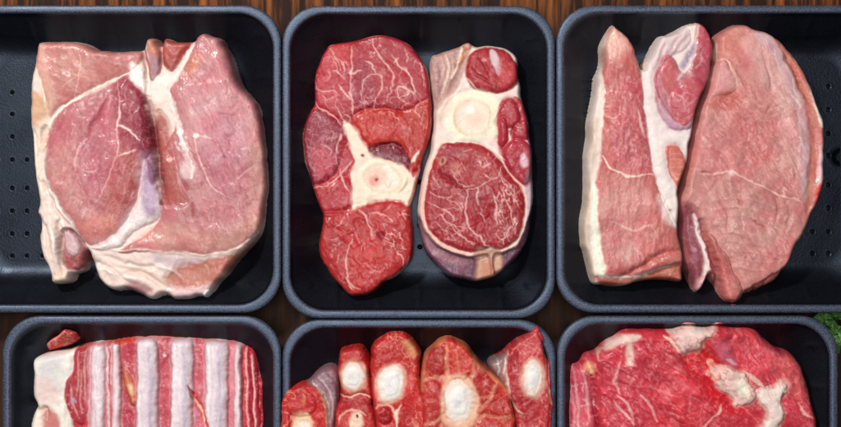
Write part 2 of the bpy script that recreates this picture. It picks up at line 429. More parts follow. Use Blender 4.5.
# main left muscle
a.reg("128,73 136,88 146,100 152,120 155,140 152,150 146,160 141,180 135,205 126,224 114,237 96,246 82,238 72,222 61,205 52,190 47,172 46,152 50,132 58,114 72,103 90,94 110,84", '#b56a6c', soft=3, part='muscle', bulge=6, br=22, fat=0, groove=.3)
a.reg("116,82 130,77 146,100 153,130 150,150 136,158 122,150 120,125 112,102", '#93303f', .85, 6)
a.reg("133,88 146,98 154,128 150,150 141,150 138,120", '#7c2034', .7, 4)
a.reg("121,150 138,155 142,170 135,200 120,225 108,222 108,195", '#ac504a', .75, 7)
a.reg("92,120 112,105 118,130 116,160 100,190 84,180 80,150", '#b9626e', .5, 8)
a.reg("55,150 75,145 80,180 90,215 78,222 60,200 50,175", '#c98880', .6, 8)
a.reg("80,225 100,215 120,220 112,238 95,246", '#d6836f', .5, 6)
a.line("118,80 122,110 119,127 119,150 110,180 97,205", 1.3, '#e8b8b0', .7, dh=.1)
a.line("119,125 128,128 136,134 142,142", 1.8, '#f3cfc6', .9)
a.line("120,156 128,153 137,150", 1.6, '#f0c3bb', .85)
a.line("122,108 121,118 119,127", 2.6, '#f3cfc6', .7)
a.line("108,98 102,112 96,122 88,137", 2.2, '#8c2b3b', .8, dh=-2.2, hw=2)
a.line("88,139 80,150 77,162 78,172", 1.8, '#e3aaa6', .8)
a.line("60,190 66,180 72,165", 1.4, '#b0555a', .7)
a.line("84,170 94,172 100,168", 1.6, '#ecc0b4', .6)
a.reg("46,126 50,134 46,148 42,154 40,140", '#b4654f', 1, 1.5, dh=-3, fat=0)
a.line("131,71 110,81 90,91 74,101 60,111 52,122 47,134", 2.6, '#f6e0d2', 1, dh=.8)
# fat below it
a.line("46,150 46,172 52,190 62,208", 4, '#ecd6cc', .6, soft=2.5, dh=.6)
a.reg("50,188 62,205 74,224 84,242 76,240 64,228 54,212 46,196", '#f4e4dc', .9, 2.5, bulge=2, br=6, part='fat_seam', fat=1)
a.reg("52,118 44,150 44,190 37,200 32,170 30,140 36,126", '#eadbc8', .6, 3)
# purple silverskin and white band
a.reg("145,160 151,165 157,185 162,205 158,220 146,226 136,232 122,245 104,250 92,248 110,238 124,226 134,208 141,186", '#e6d6d4', 1, 7, part='silverskin', bulge=4, br=10, fat=1, groove=1)
a.reg("147,158 153,175 159,200 156,216 148,216 142,200 143,180", '#a988a4', .85, 4)
a.reg("146,150 153,155 158,172 155,185 149,178 146,166", '#83406a', .7, 3)
# right muscle
a.reg("203,31 222,37 228,52 238,80 250,95 258,105 263,125 268,170 266,205 258,230 243,243 222,252 190,253 160,252 120,252 130,244 146,236 158,222 161,205 160,185 158,160 170,140 177,120 172,98 172,86 180,72 190,56 196,40", '#ba7474', soft=1.5, part='muscle', bulge=5, br=24, fat=0)
a.reg("200,35 221,40 236,82 215,86 195,75 196,50", '#c27a7b', .8, 7)
a.reg("180,95 215,85 245,100 250,140 225,160 195,140", '#d09394', .6, 10)
a.reg("210,120 235,115 248,150 235,195 212,190 200,160", '#b76f7c', .5, 10)
a.reg("255,120 268,150 269,190 262,225 250,225 252,170", '#cc9284', .5, 8)
a.reg("140,236 170,222 215,232 250,222 262,215 255,235 225,250 150,250", '#cf9080', .6, 7)
a.reg("188,64 196,54 202,60 192,76 182,78", '#cf7a60', .7, 4)
a.line("197,133 198,148 202,160 207,176 214,188 228,197", 1.3, '#f0c4b6', .8)
a.line("198,136 206,136 214,138", 1.4, '#f2cabd', .7)
a.ell(198.5, 136, 2.4, 2.2, '#f6d8cb', .9, 1)
a.line("238,180 246,172 255,168", 1.6, '#eec3b4', .6)
a.line("184,178 187,184 190,191", 2.6, '#8b3a35', .8, dh=-3.5, hw=2)
a.line("194,203 194,210 195,218", 1.8, '#a04440', .8, dh=-2)
a.line("216,205 217,214 217,224", 1.3, '#a75a58', .5, dh=-.8)
a.line("245,215 246,225 243,233", 1.2, '#b46a60', .5)
a.ell(225, 157, 1.2, 1.8, '#8a4a52', .7, .8); a.ell(237, 169, 1, 1.5, '#9a5a5e', .6, .8); a.ell(217, 167, 1, 1.3, '#9a5a5e', .6, .8)
# red tongue
a.reg("157,112 166,118 172,140 178,165 183,190 190,203 175,206 166,204 160,180 155,155 151,132", '#a85650', soft=4, part='muscle', dh=-3, bulge=2, br=8, fat=0)
# white central fat
a.reg("147,84 152,78 160,76 169,74 178,66 186,52 192,44 193,47 185,62 178,76 172,86 169,96 164,106 158,113 151,119 148,108", '#eedbd0', soft=2.5, part='fat_seam', bulge=1.2, br=7, wk=2.4, fat=1)
a.reg("150,108 158,104 162,110 156,120 150,124", '#d6a08e', .6, 4)
a.line("169,88 173,104 179,124 186,146 192,164 193,177", 4.2, '#f2e2da', .92, soft=1.4, wk=2.5, dh=.9, taper=.3)
a.reg("186,148 191,154 196,168 194,180 188,182 184,172 184,160", '#e4c8c0', .6, 4, wk=3.5)
for l in ("174,122 181,134 186,150", "178,142 184,152 188,162", "186,138 192,150 197,162", "170,112 175,126"): a.line(l, 1.6, '#ecd2ca', .7, soft=1.2, wk=3)
a.line("172,96 176,112 184,132 190,150", 1.5, '#d9a8a4', .5)
a.reg("129,66 133,63 140,69 145,75 146,88 143,93 138,87 132,78", '#f0e4de', soft=2, wk=2, part='fat_seam', bulge=2, br=6, fat=1)
# top slips
a.reg("144,39 149,35 156,38 159,50 161,68 158,76 151,81 147,68 143,56", '#b07870', soft=1, part='muscle', bulge=2, br=6, fat=.4, groove=3)
a.reg("149,38 154,42 157,55 153,58 149,50", '#c97e5e', .7, 2); a.line("148,40 146,50 149,62", 2, '#e8c8b8', .8)
a.reg("151,55 158,60 159,72 153,76 150,66", '#8f6a80', .55, 3)
a.reg("163,39 175,40 191,41 188,50 180,62 171,71 163,64 160,52", '#aa4f47', soft=1.5, part='muscle', bulge=3, br=8, fat=0, groove=3)
a.line("164,42 162,50 163,58", 1.6, '#d98f80', .7)
# crevice
a.line("143,50 146,70 148,92", 2, None, dh=-7, hw=2.2)
a.line("148,100 151,125 155,150 160,175 165,198", 4, '#5c1826', .75, dh=-13, hw=4, soft=2.5, fat=0)  # deep shade of the fold painted into the colour, besides the groove
a.line("161,40 161,52 162,66", 2, None, dh=-6, hw=1.8)
# bottom fat shelf
a.line("90,250 125,250 160,252 200,254 225,252 246,243 258,232", 2.2, '#f5d9c8', .8, dh=1.2)
a.reg("164,279 176,268 196,262 222,258 246,246 256,236 250,250 236,264 222,278 208,285 190,287 172,287", '#bb7464', soft=4, part='muscle', dh=-2, fat=.2, wk=2.4)
a.reg("150,255 185,256 205,258 180,266 160,266", '#b9a0ac', .6, 4)
a.reg("168,290 190,289 212,284 208,296 190,300 172,300", '#c9a4ac', .6, 3)
a.line("110,262 130,270 150,276 160,284", 2, '#d8b8a8', .6, dh=-2, hw=3)
a.reg("128,283 142,284 152,292 140,297 126,291", '#a0646c', .8, 2.5, dh=-2)
a.line("96,262 104,272 112,284", 2, '#dcc0ac', .5, dh=-2, hw=3)
a.ell(207, 294, 3, 5, '#faf2ea', 1, 1, bulge=3, br=3, rotd=20)
# flap, lower left
a.reg("61,232 70,228 80,238 87,252 84,264 76,271 66,268 62,256", '#9c5654', soft=1.5, part='muscle', dh=-8, fat=.1, groove=2)
a.reg("62,228 74,234 80,246 74,256 66,252 62,240", '#cfb2b4', .8, 3, bulge=3, br=6, fat=.8)
a.line("44,182 54,205 66,222 78,238 88,254", 2.2, '#c58d80', .5, dh=-6, hw=2.5)
a.line("60,222 59,240 61,258 64,274", 2, '#cfa898', .6, dh=-5, hw=2.2)
a.line("50,215 54,240 52,262", 3, '#f3e6d4', .6, dh=2, hw=4)
a.line("36,60 42,84 46,108", 1.8, '#f6e3d0', .8, dh=.8)
a.reg("46,272 66,274 68,283 50,285", '#d8bfa6', .6, 2)
a.fib("203,31 228,52 250,95 268,170 260,230 190,250 175,90 196,45", 70, .09, dh=.22)
a.fib("128,73 155,140 126,224 96,246 47,172 58,114", 110, .1, 2.2, 7, dh=.22, seed=3)
for l in ("38,215 48,232 52,258 58,276", "52,200 62,222 60,245", "90,262 110,268 130,284", "104,256 124,262 146,268 160,262", "120,275 140,272 160,284 175,290", "35,130 40,160 38,190"): a.line(l, 2, '#c9a698', .35, soft=2, dh=-2.2, hw=2.4)
for l in ("44,218 54,238 58,262", "98,268 118,274 136,278", "150,262 168,268 180,276"): a.line(l, 3, '#faf2ec', .4, soft=2, dh=1.5, hw=3)
a.ell(162, 203, 2, 3.5, '#5c1820', .8, 1.2, dh=-3)
a.fib("30,120 60,200 90,250 60,284 36,250", 75, .06, 4, 5, dh=.7, seed=5)
a.strokes("203,31 228,52 250,95 268,170 260,230 190,250 200,180 175,90 196,45", 75, '#a65a62', '#e2b2ac')
a.strokes("128,73 155,140 126,224 96,246 47,172 58,114", 112, '#a04c56', '#e4b0a8', seed=5)
a.strokes("36,47 80,42 141,50 128,72 70,102 51,118", 20, '#a85c56', '#e2b2a4', seed=9)
a.mott(.1, .25, '#e6b6b0')
a.build('thick folded pale pork piece with cream fat along its left and bottom edges', 'pork')

# ------------------------------------------------------------------ beef shank slice, larger, left
b = Piece('shank_slice', "330,42 345,39 355,38 372,34 385,33 398,36 410,43 421,55 428,68 432,90 433,110 431,135 425,155 420,175 415,195 411,207 414,228 414,250 409,265 396,278 383,285 372,293 356,298 345,295 335,283 325,270 319,258 318,240 321,217 315,200 309,180 303,160 301,140 302,125 308,110 313,100 313,80 318,60 325,48",
          33, 5, base='#b02c38', seed=23, ragged=1.2, tray=(282.2, 5.5, 555.2, 318.6), calm=.6, tint=(.93, .84, .86), lump=1.6, pw=2.6)
b.reg("330,43 355,39 385,34 410,44 427,68 432,98 420,106 400,110 384,108 366,108 352,117 344,124 328,112 312,100 314,80 319,58", '#a02a34', soft=1.5, bulge=2, br=12)
b.reg("356,60 372,66 380,90 376,108 358,108 352,90", '#8f2238', .75, 6)
b.reg("384,38 408,46 425,66 431,95 420,104 408,92 404,66 388,54", '#9c2636', .6, 5)
b.reg("316,64 332,60 348,78 348,100 330,108 314,98", '#bd4350', .55, 6)
b.reg("328,46 350,42 352,60 335,66 322,60", '#c23b3c', .6, 5)
b.reg("352,118 366,109 385,109 404,112 430,98 433,112 430,138 423,160 413,172 406,152 390,143 369,146 360,133", '#b4382f', soft=1.5, part='muscle', bulge=2, br=10, groove=1)
b.reg("372,115 400,118 410,135 395,140 370,138", '#bc443c', .5, 6)
b.reg("303,130 309,114 320,108 334,117 345,125 347,140 342,152 336,172 320,184 309,180 303,160", '#882a3a', soft=1.5, part='muscle', bulge=2, br=10, groove=1)
b.reg("312,150 330,148 335,168 318,178", '#b8404e', .7, 5)
b.reg("310,187 326,185 340,178 350,182 353,205 344,212 322,217 315,200", '#aa2c34', soft=1.5, part='muscle', bulge=2, br=8, groove=1)
b.reg("340,135 350,133 352,155 347,172 340,172 338,150", '#a52e3a', .8, 3)
b.reg("320,216 345,211 354,206 385,201 402,203 411,210 414,250 409,265 383,285 356,297 336,283 320,258", '#ae3131', soft=1.5, part='muscle', bulge=3, br=14, groove=1)
b.reg("350,240 385,245 400,262 375,282 352,280", '#c4403e', .6, 8)
b.reg("369,147 385,142 400,144 407,154 413,168 400,165 386,161 372,157", '#6c1428', soft=1, part='muscle', dh=-1.5)
b.line("344,122 350,132 356,144", 7, '#ecd6c0', 1, soft=1.5)
k = b.reg("344,128 349,126 357,131 362,139 367,147 372,156 388,160 402,165 413,173 419,166 414,186 409,207 400,201 385,200 367,204 353,208 352,192 350,176 355,161 350,147", '#edd6c2', soft=2, wk=2, part='fat_seam', dh=.6, fat=1)
k = b.ell(382, 178, 25, 19, '#f1dfc8', 1, 2, part='bone', fat=1, groove=.6, rotd=15, wk=.6)
b.ell(382, 178, 20, 15, '#d9b498', .6, 1.6, rotd=15)
b.ell(382, 178, 17.5, 13, '#f3e2d0', .9, 2, rotd=15)
b.ell(377, 178, 11, 10, '#ecc6b2', 1, 4, part='marrow', par=k, fat=1, wk=.6, dh=-.8)
b.ell(374, 181, 5, 5, '#dc8f86', .8, 3); b.ell(376, 180, 1.6, 1.6, '#a83640', 1, .8, dh=-1)
b.line("383,168 388,166 391,170", 2, '#f8ece0', .9); b.line("384,182 388,187 391,180", 1.8, '#d8bca8', .9)
b.line("398,192 404,186 407,178", 2.4, '#b9a27e', .8); b.ell(362, 155, 1.8, 1.4, '#7a3a40', 1, .6)
b.line("410,176 414,160 420,150", 3, '#f0dcc8', .9)
b.reg("410,166 415,162 418,170 413,177", '#b02a34', .9, 1)
F = '#eabdb4'
for l, w_ in (("352,45 352,60 351,74", 2), ("352,66 351,80 350,94 351,106 353,114", 2.4), ("349,72 354,72 360,70", 2.6), ("372,38 375,48 380,57 386,64 388,70", 2.2), ("386,63 392,74 393,84 389,92 386,100", 1.4),
              ("364,60 370,62 374,68 376,74", 2.2), ("377,74 369,77 363,85 360,95", 2), ("377,73 383,77 382,87 377,96 373,107", 2), ("391,54 396,58 398,66 405,70 411,80 414,90 411,93", 2.8),
              ("411,93 405,88 398,86 396,90 400,98", 2.6), ("398,56 394,62", 2), ("338,84 344,92 349,100", 2.6), ("315,87 324,90 333,89 337,95", 1.6), ("323,100 332,99 340,96", 1.3), ("322,94 326,99", 1.2),
              ("333,72 339,73 345,78", 2.4), ("330,50 336,60 340,70", 1.3), ("325,80 330,76 328,72", 1.2), ("340,60 344,68 345,76", 1.2), ("365,88 361,97 366,104", 1), ("374,86 370,94", 1),
              ("313,100 320,108 330,115 342,124", 2.8), ("345,112 349,118 347,124", 2), ("336,106 341,114 344,121", 1.8), ("342,133 338,143 336,153 335,165", 2.2), ("308,188 322,187 334,181 343,172 352,160", 2.4),
              ("340,170 343,184 351,194", 2.2), ("322,143 330,150 326,156", 1.2), ("326,128 332,132 330,140", 1), ("360,210 366,216 370,228 373,235", 2.2), ("351,240 347,252 346,266 348,278 353,290", 2.4),
              ("346,278 354,286 363,290", 2.2), ("372,212 384,216 392,224", 1.6), ("330,240 340,238", 1.2), ("396,252 401,258 402,266", 2.2), ("345,215 340,224 334,228", 1.2), ("418,62 422,74 424,84", 1.2), ("404,48 408,56 406,62", 1.2),
              ("421,100 416,108 420,116", 1.4), ("424,112 420,124", 1), ("388,112 400,120", 1), ("338,254 336,262", 1)):
    b.line(l, w_*.68, F, .72, soft=.7, dh=-.15, wk=2.2)
b.reg("386,281 396,276 405,266 410,256 405,270 396,279", '#f0cfc4', 1, 1, fat=1)
b.ell(381, 237, 3.6, 4.4, '#8e0f26', .85, 2, dh=-1)
b.veins("384,40 408,46 425,66 431,95 420,104 400,100 396,60", 6.5, '#dda09c', .55, .12, 60, 1.6, cut=-.05)
b.veins("306,118 345,125 340,170 312,180", 5.5, '#c8848e', .5, .12, 100, 1.5, 3, cut=.02)
b.veins("316,60 352,60 350,110 315,98", 9, '#e8b3b0', .5, .08, 60, 1.8, 5, cut=.05)
b.veins("355,100 395,85 425,100 425,112 360,112", 7, '#e8b0a8', .5, .1, 20, 1.8, 6, cut=.05)
b.veins("385,210 412,215 412,260 395,275 385,250", 6, '#efc0b4', .7, .12, 60, 1.5, 8, cut=.12)
b.fib("320,216 411,210 414,250 383,285 356,297 320,258", 60, .11, 2, 4, seed=4)
b.fib("352,118 430,98 433,138 413,172 369,146", 80, .06, 2, 3, seed=9)
b.line("313,82 318,62 327,47 345,40 372,35 390,34 412,46 425,64 431,90 432,112 429,138", 1.6, '#e0a8a0', .75, soft=.6, wk=1)
b.line("313,100 305,116 302,130 303,155 309,180 316,200 321,216", 1.8, '#e3b4a4', .7, soft=.6, wk=1)
b.line("321,216 318,232 318,252", 1.8, '#e8c8a8', .8, soft=.6, wk=1)
b.strokes(None, 60, '#8c1f2c', '#dc7f7c', .4, st=3)
b.mott(.11, .35, '#e08a86')
b.build('larger shank slice with veined red top and cream bone below its middle', 'beef slice', 'beef shank slices')

# ------------------------------------------------------------------ second shank slice
c = Piece('shank_slice', "431,56 438,51 450,47 460,44 469,40 478,44 492,43 505,45 515,52 520,62 521,80 523,95 528,110 531,130 533,148 534,165 535,190 534,215 529,242 518,260 503,273 490,280 478,283 462,281 445,274 432,262 424,250 419,230 417,205 420,185 425,165 430,148 432,125 433,105 430,80",
          36, 6, base='#e8cfc6', part='fat_cap', seed=37, ragged=1.2, tray=(282.2, 5.5, 555.2, 318.6), calm=.6, tint=(.93, .84, .86), fat=1, lump=1.6, pw=2.5)
c.reg("432,57 448,49 462,45 468,56 463,74 456,90 444,100 436,110 432,84", '#b48d84', 1, 3, part='side_membrane', fat=.8, dh=-4)
for l, q in (("436,62 440,80 437,100", '#8d5f66'), ("446,54 449,72 443,92", '#e3c8b4'), ("454,52 455,70 448,90", '#9a6a68'), ("461,46 459,60 452,78", '#e8cfbc'), ("441,56 444,70 441,86", '#cfa49a'), ("466,44 462,54 458,66", '#b97a52'), ("470,50 462,58 456,64", '#c98a60')):
    c.line(l, 3, q, .8, dh=.8)
c.ell(467, 45, 4, 5, '#d8a08a', 1, 1.5, bulge=3, br=4)
c.reg("467,60 474,50 490,47 505,50 515,60 520,75 513,87 500,93 485,92 472,87 466,75", '#a03036', soft=1.2, part='muscle', bulge=4, br=10, fat=0, groove=1.5)
c.reg("490,50 495,50 499,58 501,70 498,76 495,68 491,60", '#cdb2b6', 1, 1.2, fat=1)
c.reg("500,55 512,60 516,76 504,88 498,76", '#bf4144', .7, 4)
c.line("470,66 476,74 486,80 492,86", 1.6, '#78182a', .7, dh=-1); c.line("478,58 486,66 490,78", 1.4, '#8a2234', .6, dh=-.8); c.ell(484, 60, 2.5, 2, '#e0a098', .8, 1)
c.line("467,78 478,90 492,94 508,92", 1.8, '#f0d8c8', .8)
k = c.ell(474, 117, 30, 27, '#f3e4cc', 1, 3, part='bone', fat=1, groove=.8, wk=.6)
c.ell(472, 117, 19, 19, '#ecc9b0', .8, 2, wk=.6); c.ell(472, 117, 16.5, 16.5, '#f3d8c6', 1, 2, part='marrow', par=k, fat=1, wk=.6, dh=-.6)
c.ell(474, 118, 8, 8, '#f2c2b0', .6, 4); c.ell(470, 110, 5, 4, '#fbeee4', .8, 2)
for l in ("456,108 454,118 458,130 468,136", "486,104 491,114 489,126"): c.line(l, 1.6, '#d4a684', .6)
c.reg("440,104 450,96 452,106 446,116 440,124 434,124", '#d9bfae', .6, 3)
c.reg("500,102 508,97 518,97 526,106 530,126 533,146 534,168 528,186 519,182 507,168 501,152 497,138 497,118", '#a5343e', soft=1.8, part='muscle', bulge=1.5, br=6, fat=0)
for l in ("499,128 508,130 514,122 520,108", "514,122 520,124 530,122", "505,146 514,141 524,140 532,146", "508,130 510,140 505,150", "516,128 520,140"): c.line(l, 2.6, '#ead0c6', .85, soft=1)
for q in ("500,112 507,99 515,102 520,116 514,128 504,124", "498,122 504,117 508,126 508,140 504,147 499,141", "515,126 525,120 529,134 524,141 514,139"):
    c.reg(q, '#a93440', soft=1, part='muscle', bulge=2, br=4, fat=0, groove=1.5)
c.reg("504,148 513,139 525,141 532,151 533,168 527,184 519,181 508,169 502,157", '#aa3442', soft=1.2, part='muscle', bulge=3, br=6, fat=0, groove=1.5)
c.reg("520,156 524,154 528,164 523,168 519,163", '#ddb6c0', .9, 1.5, fat=.8)
c.reg("527,118 534,165 535,215 529,240 525,205 525,182 530,160", '#a8909c', .7, 2.5)
c.reg("441,145 455,142 475,143 490,150 502,163 512,175 521,186 525,202 523,225 515,242 501,249 490,248 484,250 470,252 452,248 437,239 427,226 424,206 427,184 432,164", '#9e2e34', soft=1.2, part='muscle', bulge=3, br=10, fat=0, groove=1.5)
c.line("441,144 431,163 425,184 422,206 426,227 437,242 452,251 470,255 484,252", 4, '#eeb9a8', .85, dh=.5)
c.line("502,163 512,175 521,186 526,203 523,226 515,243 501,251 490,249", 2.6, '#eebfb2', .85)
c.line("442,143 458,140 476,141 492,147 504,160", 3, '#f3e2d2', .9)
c.reg("440,146 456,143 460,150 450,158 440,156", '#9c2634', .8, 2)
c.reg("457,155 485,148 500,165 490,180 468,186 455,176", '#ac3a3c', .6, 6)
c.reg("470,192 490,186 492,235 484,240 470,222", '#a02a38', .6, 5)
c.ell(443, 161, 3, 5, '#d09a80', .8, 1.2, rotd=10); c.ell(443, 161, 1.2, 2.4, '#5a1418', 1, .6, dh=-1)
for e in ((454, 166), (458, 168), (454, 171)): c.ell(e[0], e[1], 1.3, 1.6, '#6c1a20', .9, .5)
c.ell(456, 168, 6, 6, '#d88878', .45, 2)
c.line("440,172 448,179 457,184 466,189", 2.2, '#6e1622', .8, dh=-2.4, hw=2)
for l, w_ in (("452,172 456,180 464,185 474,184", 2), ("468,190 466,202 466,214 470,226 477,236 486,245 490,249", 2.6), ("466,189 480,187 492,180 499,174 502,166", 1.6), ("478,188 476,198 478,204", 3), ("478,162 484,166 490,162", 2.2), ("484,172 490,178 494,176", 2),
              ("500,186 503,196 500,206", 1.4), ("494,196 497,210 495,226", 2.4), ("504,198 510,208 512,222", 1.8), ("430,190 440,196 452,196", 1.4), ("428,202 440,206 450,214 456,220", 1.4), ("440,215 448,222 458,228 462,238", 1.6), ("434,222 444,230 452,236", 1.4),
              ("452,226 462,236 474,244", 2), ("434,176 440,186", 1.2), ("498,170 504,182 510,196", 1.2), ("504,178 513,192 518,208", 1.2), ("510,226 506,236 498,242", 1.6), ("446,198 456,204 462,212", 1.3), ("463,152 472,150", 1.2), ("480,212 484,222", 1.2)):
    c.line(l, w_*.68, F, .72, soft=.7, dh=-.15, wk=2.2)
c.veins("494,190 520,188 522,230 500,246 492,220", 4.5, '#eec4bc', .7, .14, 80, 1.6, cut=-.02)
c.veins("428,180 465,190 466,240 440,238", 9, '#e8a8a0', .6, .09, 20, 1.8, 4, cut=.02)
c.veins("455,150 498,155 490,182 458,182", 6, '#e6a49c', .55, .1, 20, 1.4, 6, cut=.08)
# rounded side at the bottom
c.reg("419,216 425,230 436,244 452,253 470,257 484,255 490,258 491,284 470,284 445,277 428,262 419,240", '#6c4658', soft=1.5, part='side_membrane', fat=.3, dh=-6)
c.reg("494,255 504,252 518,245 528,222 534,205 536,225 530,246 518,263 500,277 494,270", '#5f3c50', soft=1.5, part='side_membrane', fat=.3, dh=-6)
c.reg("420,222 432,245 450,256 468,262 452,264 432,254 420,238", '#b9848c', .6, 3)
c.reg("478,248 490,250 500,250 503,262 500,278 486,284 474,283 477,265", '#c89c88', soft=3, part='fat_seam', fat=1, dh=-3)
c.reg("482,262 494,264 496,280 482,283", '#b56a52', .6, 3)
c.fib("432,164 500,160 523,225 490,248 437,239", 75, .09, 2, 4, seed=4)
c.strokes(None, 75, '#8c1f2c', '#dc7f7c', .4, st=3)
c.mott(.11, .35, '#e08a86')
c.build('smaller shank slice with cream bone in its upper half and purple bottom side', 'beef slice', 'beef shank slices')
# ------------------------------------------------------------------ pork slab, left, upper right tray
d = Piece('pork_slab', "614,23 620,26 630,35 636,45 640,58 643,68 646,62 651,54 656,42 661,34 668,33 676,30 686,24 695,21 702,21 710,28 714,40 714,60 709,84 702,100 697,115 695,130 691,148 689,165 684,178 680,192 681,205 681,230 684,250 686,268 684,283 665,281 640,283 625,288 605,286 594,284 589,270 584,250 582,225 585,200 585,170 588,140 591,115 595,95 597,78 602,60 602,45 606,33",
          38, 6, base='#ead6cc', part='fat_cap', seed=41, fat=1, lump=2.4, tray=(556.4, 5, 902, 313), tint=(1.08, 1.2, 1.22), calm=.45)
d.reg("612,27 621,29 633,42 639,62 642,85 645,110 649,135 652,160 658,185 668,210 677,228 680,250 683,264 662,266 642,274 622,276 604,274 599,256 595,232 594,205 596,185 600,160 602,130 602,100 602,80 604,55 608,38", '#b8615c', soft=2, part='muscle', bulge=4, br=16, fat=0)
d.reg("610,26 622,30 628,45 616,60 605,55", '#dfae9c', .8, 6)
d.reg("622,80 640,80 648,130 652,168 625,172 612,150 614,110", '#b5515a', .7, 8)
d.reg("600,190 640,182 662,215 668,240 640,262 612,262 600,240", '#c4847e', .65, 10)
d.reg("640,215 670,215 680,245 660,262 640,250", '#c0655e', .6, 8)
d.line("602,155 608,165 616,172 626,177 640,176 652,175", 2, '#f3cfc2', .9, dh=.3)
d.line("612,222 624,226 636,230 648,225 655,232", 1.5, '#e8bcb0', .7); d.line("604,114 612,118 620,114", 1.4, '#ecbcae', .7)
d.line("638,110 640,125 645,138", 2.4, '#f0cdbf', .8)
d.line("600,50 603,90 600,130 598,150", 3, '#f4e2d2', .8)
d.reg("590,190 597,185 598,220 601,250 605,272 598,276 592,250", '#f7ead8', 1, 2, fat=1)
d.reg("583,215 589,180 590,140 594,118 597,130 592,190 591,245 596,280 588,268 582,240", '#cdb39c', .7, 2.5)
d.reg("594,276 622,279 645,275 664,267 684,264 685,284 640,284 606,287", '#b0604e', soft=3, fat=.1, part='muscle', dh=-4)
d.line("620,277 640,268 652,258 664,252 680,250", 2, '#a34238', .7, dh=-3.5, hw=3, fat=0)
d.veins("612,80 645,80 652,168 612,160", 4.2, '#dc9c98', .5, .14, 90, 1.8, cut=-.05)
# fat band and middle muscle
d.reg("644,72 650,58 657,44 663,36 674,34 684,27 690,34 686,48 674,55 662,64 655,84 660,100 670,114 680,122 688,116 697,110 694,130 690,148 689,163 683,150 676,145 668,148 668,165 674,182 684,196 682,232 672,222 662,200 654,175 650,150 646,120 643,95", '#e9d9d4', soft=1.5, part='fat_seam', bulge=3, br=8, fat=1)
d.reg('652,60 660,40 680,32 690,34 684,50 664,62 654,78', '#dcc2c2', .8, 4)
for l in ('656,76 660,58 666,44', '664,62 672,48 680,36', '672,56 680,46 688,34'): d.line(l, 3, '#b98a92', .6, soft=1.5, dh=-1.2)
d.reg("653,92 653,78 657,66 662,57 668,54 675,60 679,69 684,73 690,66 693,50 694,34 697,23 704,22 712,30 715,44 713,62 708,85 701,104 694,122 686,130 675,130 664,121 656,107", '#b4686e', soft=2, part='muscle', bulge=4, br=9, fat=0, groove=.6)
d.reg("663,60 672,60 677,70 678,84 673,98 666,92 662,76", '#bf5a5c', .8, 3.5)
d.reg("671,94 682,84 692,78 704,84 700,100 692,116 684,126 675,120 670,108", '#b44a52', .85, 3.5, bulge=2, br=8)
d.reg("697,25 706,26 713,42 711,64 705,84 694,84 692,68 695,48", '#a83c4a', .85, 3)
d.reg("658,100 664,110 672,121 684,127 694,118 690,130 678,133 664,124", '#c6a0b0', .7, 3)
d.reg("680,66 685,56 691,46 694,44 693,56 689,66 684,71", '#86688c', .8, 2.5, fat=.5)
d.line("697,22 695,38 693,54 690,66 684,74 678,80", 2.6, '#ead6d0', .75, soft=1.6, wk=2, dh=.6)
for l in ("676,100 684,94 692,96", "680,112 688,104 696,100", "674,90 682,98 684,110", "696,70 700,60 702,48", "660,84 664,94 668,104"): d.line(l, 1.6, '#dfa6a8', .6, soft=1.2, wk=2.5)
d.reg("664,149 670,145 679,146 684,158 690,172 689,188 681,192 673,183 666,166", '#c7695e', soft=2, part='muscle', bulge=2.5, br=6, fat=0, groove=1)
for y_ in (153, 159, 166, 173): d.line("%d,%d %d,%d" % (669+(y_-150)//5, y_, 681+(y_-150)//5, y_+1), 1, '#e6a08e', .6)
d.reg("657,196 668,200 678,212 679,228 668,224 660,212", '#ebd8d0', .7, 3); d.ell(669, 210, 1.6, 1.6, '#8a6a70', .8, .8)
d.fib("612,27 640,60 650,150 680,250 604,274 595,232 602,100", 95, .1, 2.2, 6, seed=2)
d.strokes(None, 95, '#a84e50', '#e6b0a6')
d.mott(.1, .3, '#e8b4a8')
d.build('narrow pork slab with white fat strip and rosy middle muscle, left of the bigger pale slab', 'pork', 'pork slabs in the right tray')

# ------------------------------------------------------------------ pork slab, right
e = Piece('pork_slab', "716,37 722,30 735,23 748,22 756,26 768,30 782,38 795,52 805,65 812,78 817,92 821,106 827,122 828,145 827,180 822,200 815,215 807,235 799,246 794,262 785,275 772,285 757,293 748,296 742,302 735,306 725,303 719,294 717,286 711,277 706,289 698,294 692,286 689,270 684,245 682,220 680,205 684,190 687,170 691,150 696,125 702,102 709,85 714,60",
          40, 8, base='#bf736e', seed=53, lump=2.4, tray=(556.4, 5, 902, 313), tint=(1.08, 1.2, 1.22), calm=.45)
e.reg("722,36 740,26 752,30 770,45 790,75 800,110 800,160 790,170 770,120 745,60 725,56", '#c47d77', .8, 10)
e.reg("720,36 748,24 752,40 735,58 720,62", '#c97468', .7, 6)
e.reg("715,64 724,60 731,70 735,82 731,94 715,96 707,102 711,84", '#cb7f7e', soft=1.5, part='muscle', bulge=2, br=6, groove=1)
e.line("717,60 726,60 732,72 735,84 730,94", 1.6, '#eec2ae', .8)
e.reg("708,104 722,92 738,92 744,100 738,112 722,112", '#b04a42', .8, 5)
e.reg("744,40 757,36 775,60 788,90 796,130 792,160 780,130 768,95 752,65", '#d79c97', .7, 8)
e.reg("700,120 730,115 760,120 790,150 800,190 790,230 760,260 740,270 720,250 700,225 690,190", '#c17a75', .7, 12)
e.reg("730,110 765,100 780,130 770,165 740,160 725,135", '#c56d6a', .55, 10)
e.reg("705,200 740,190 770,215 775,245 745,262 720,245", '#c98a84', .5, 12)
e.reg("753,27 770,34 788,60 800,95 808,130 810,180 806,200 799,180 799,130 790,95 776,62 758,42", '#c8a0a2', .8, 4, fat=.5)
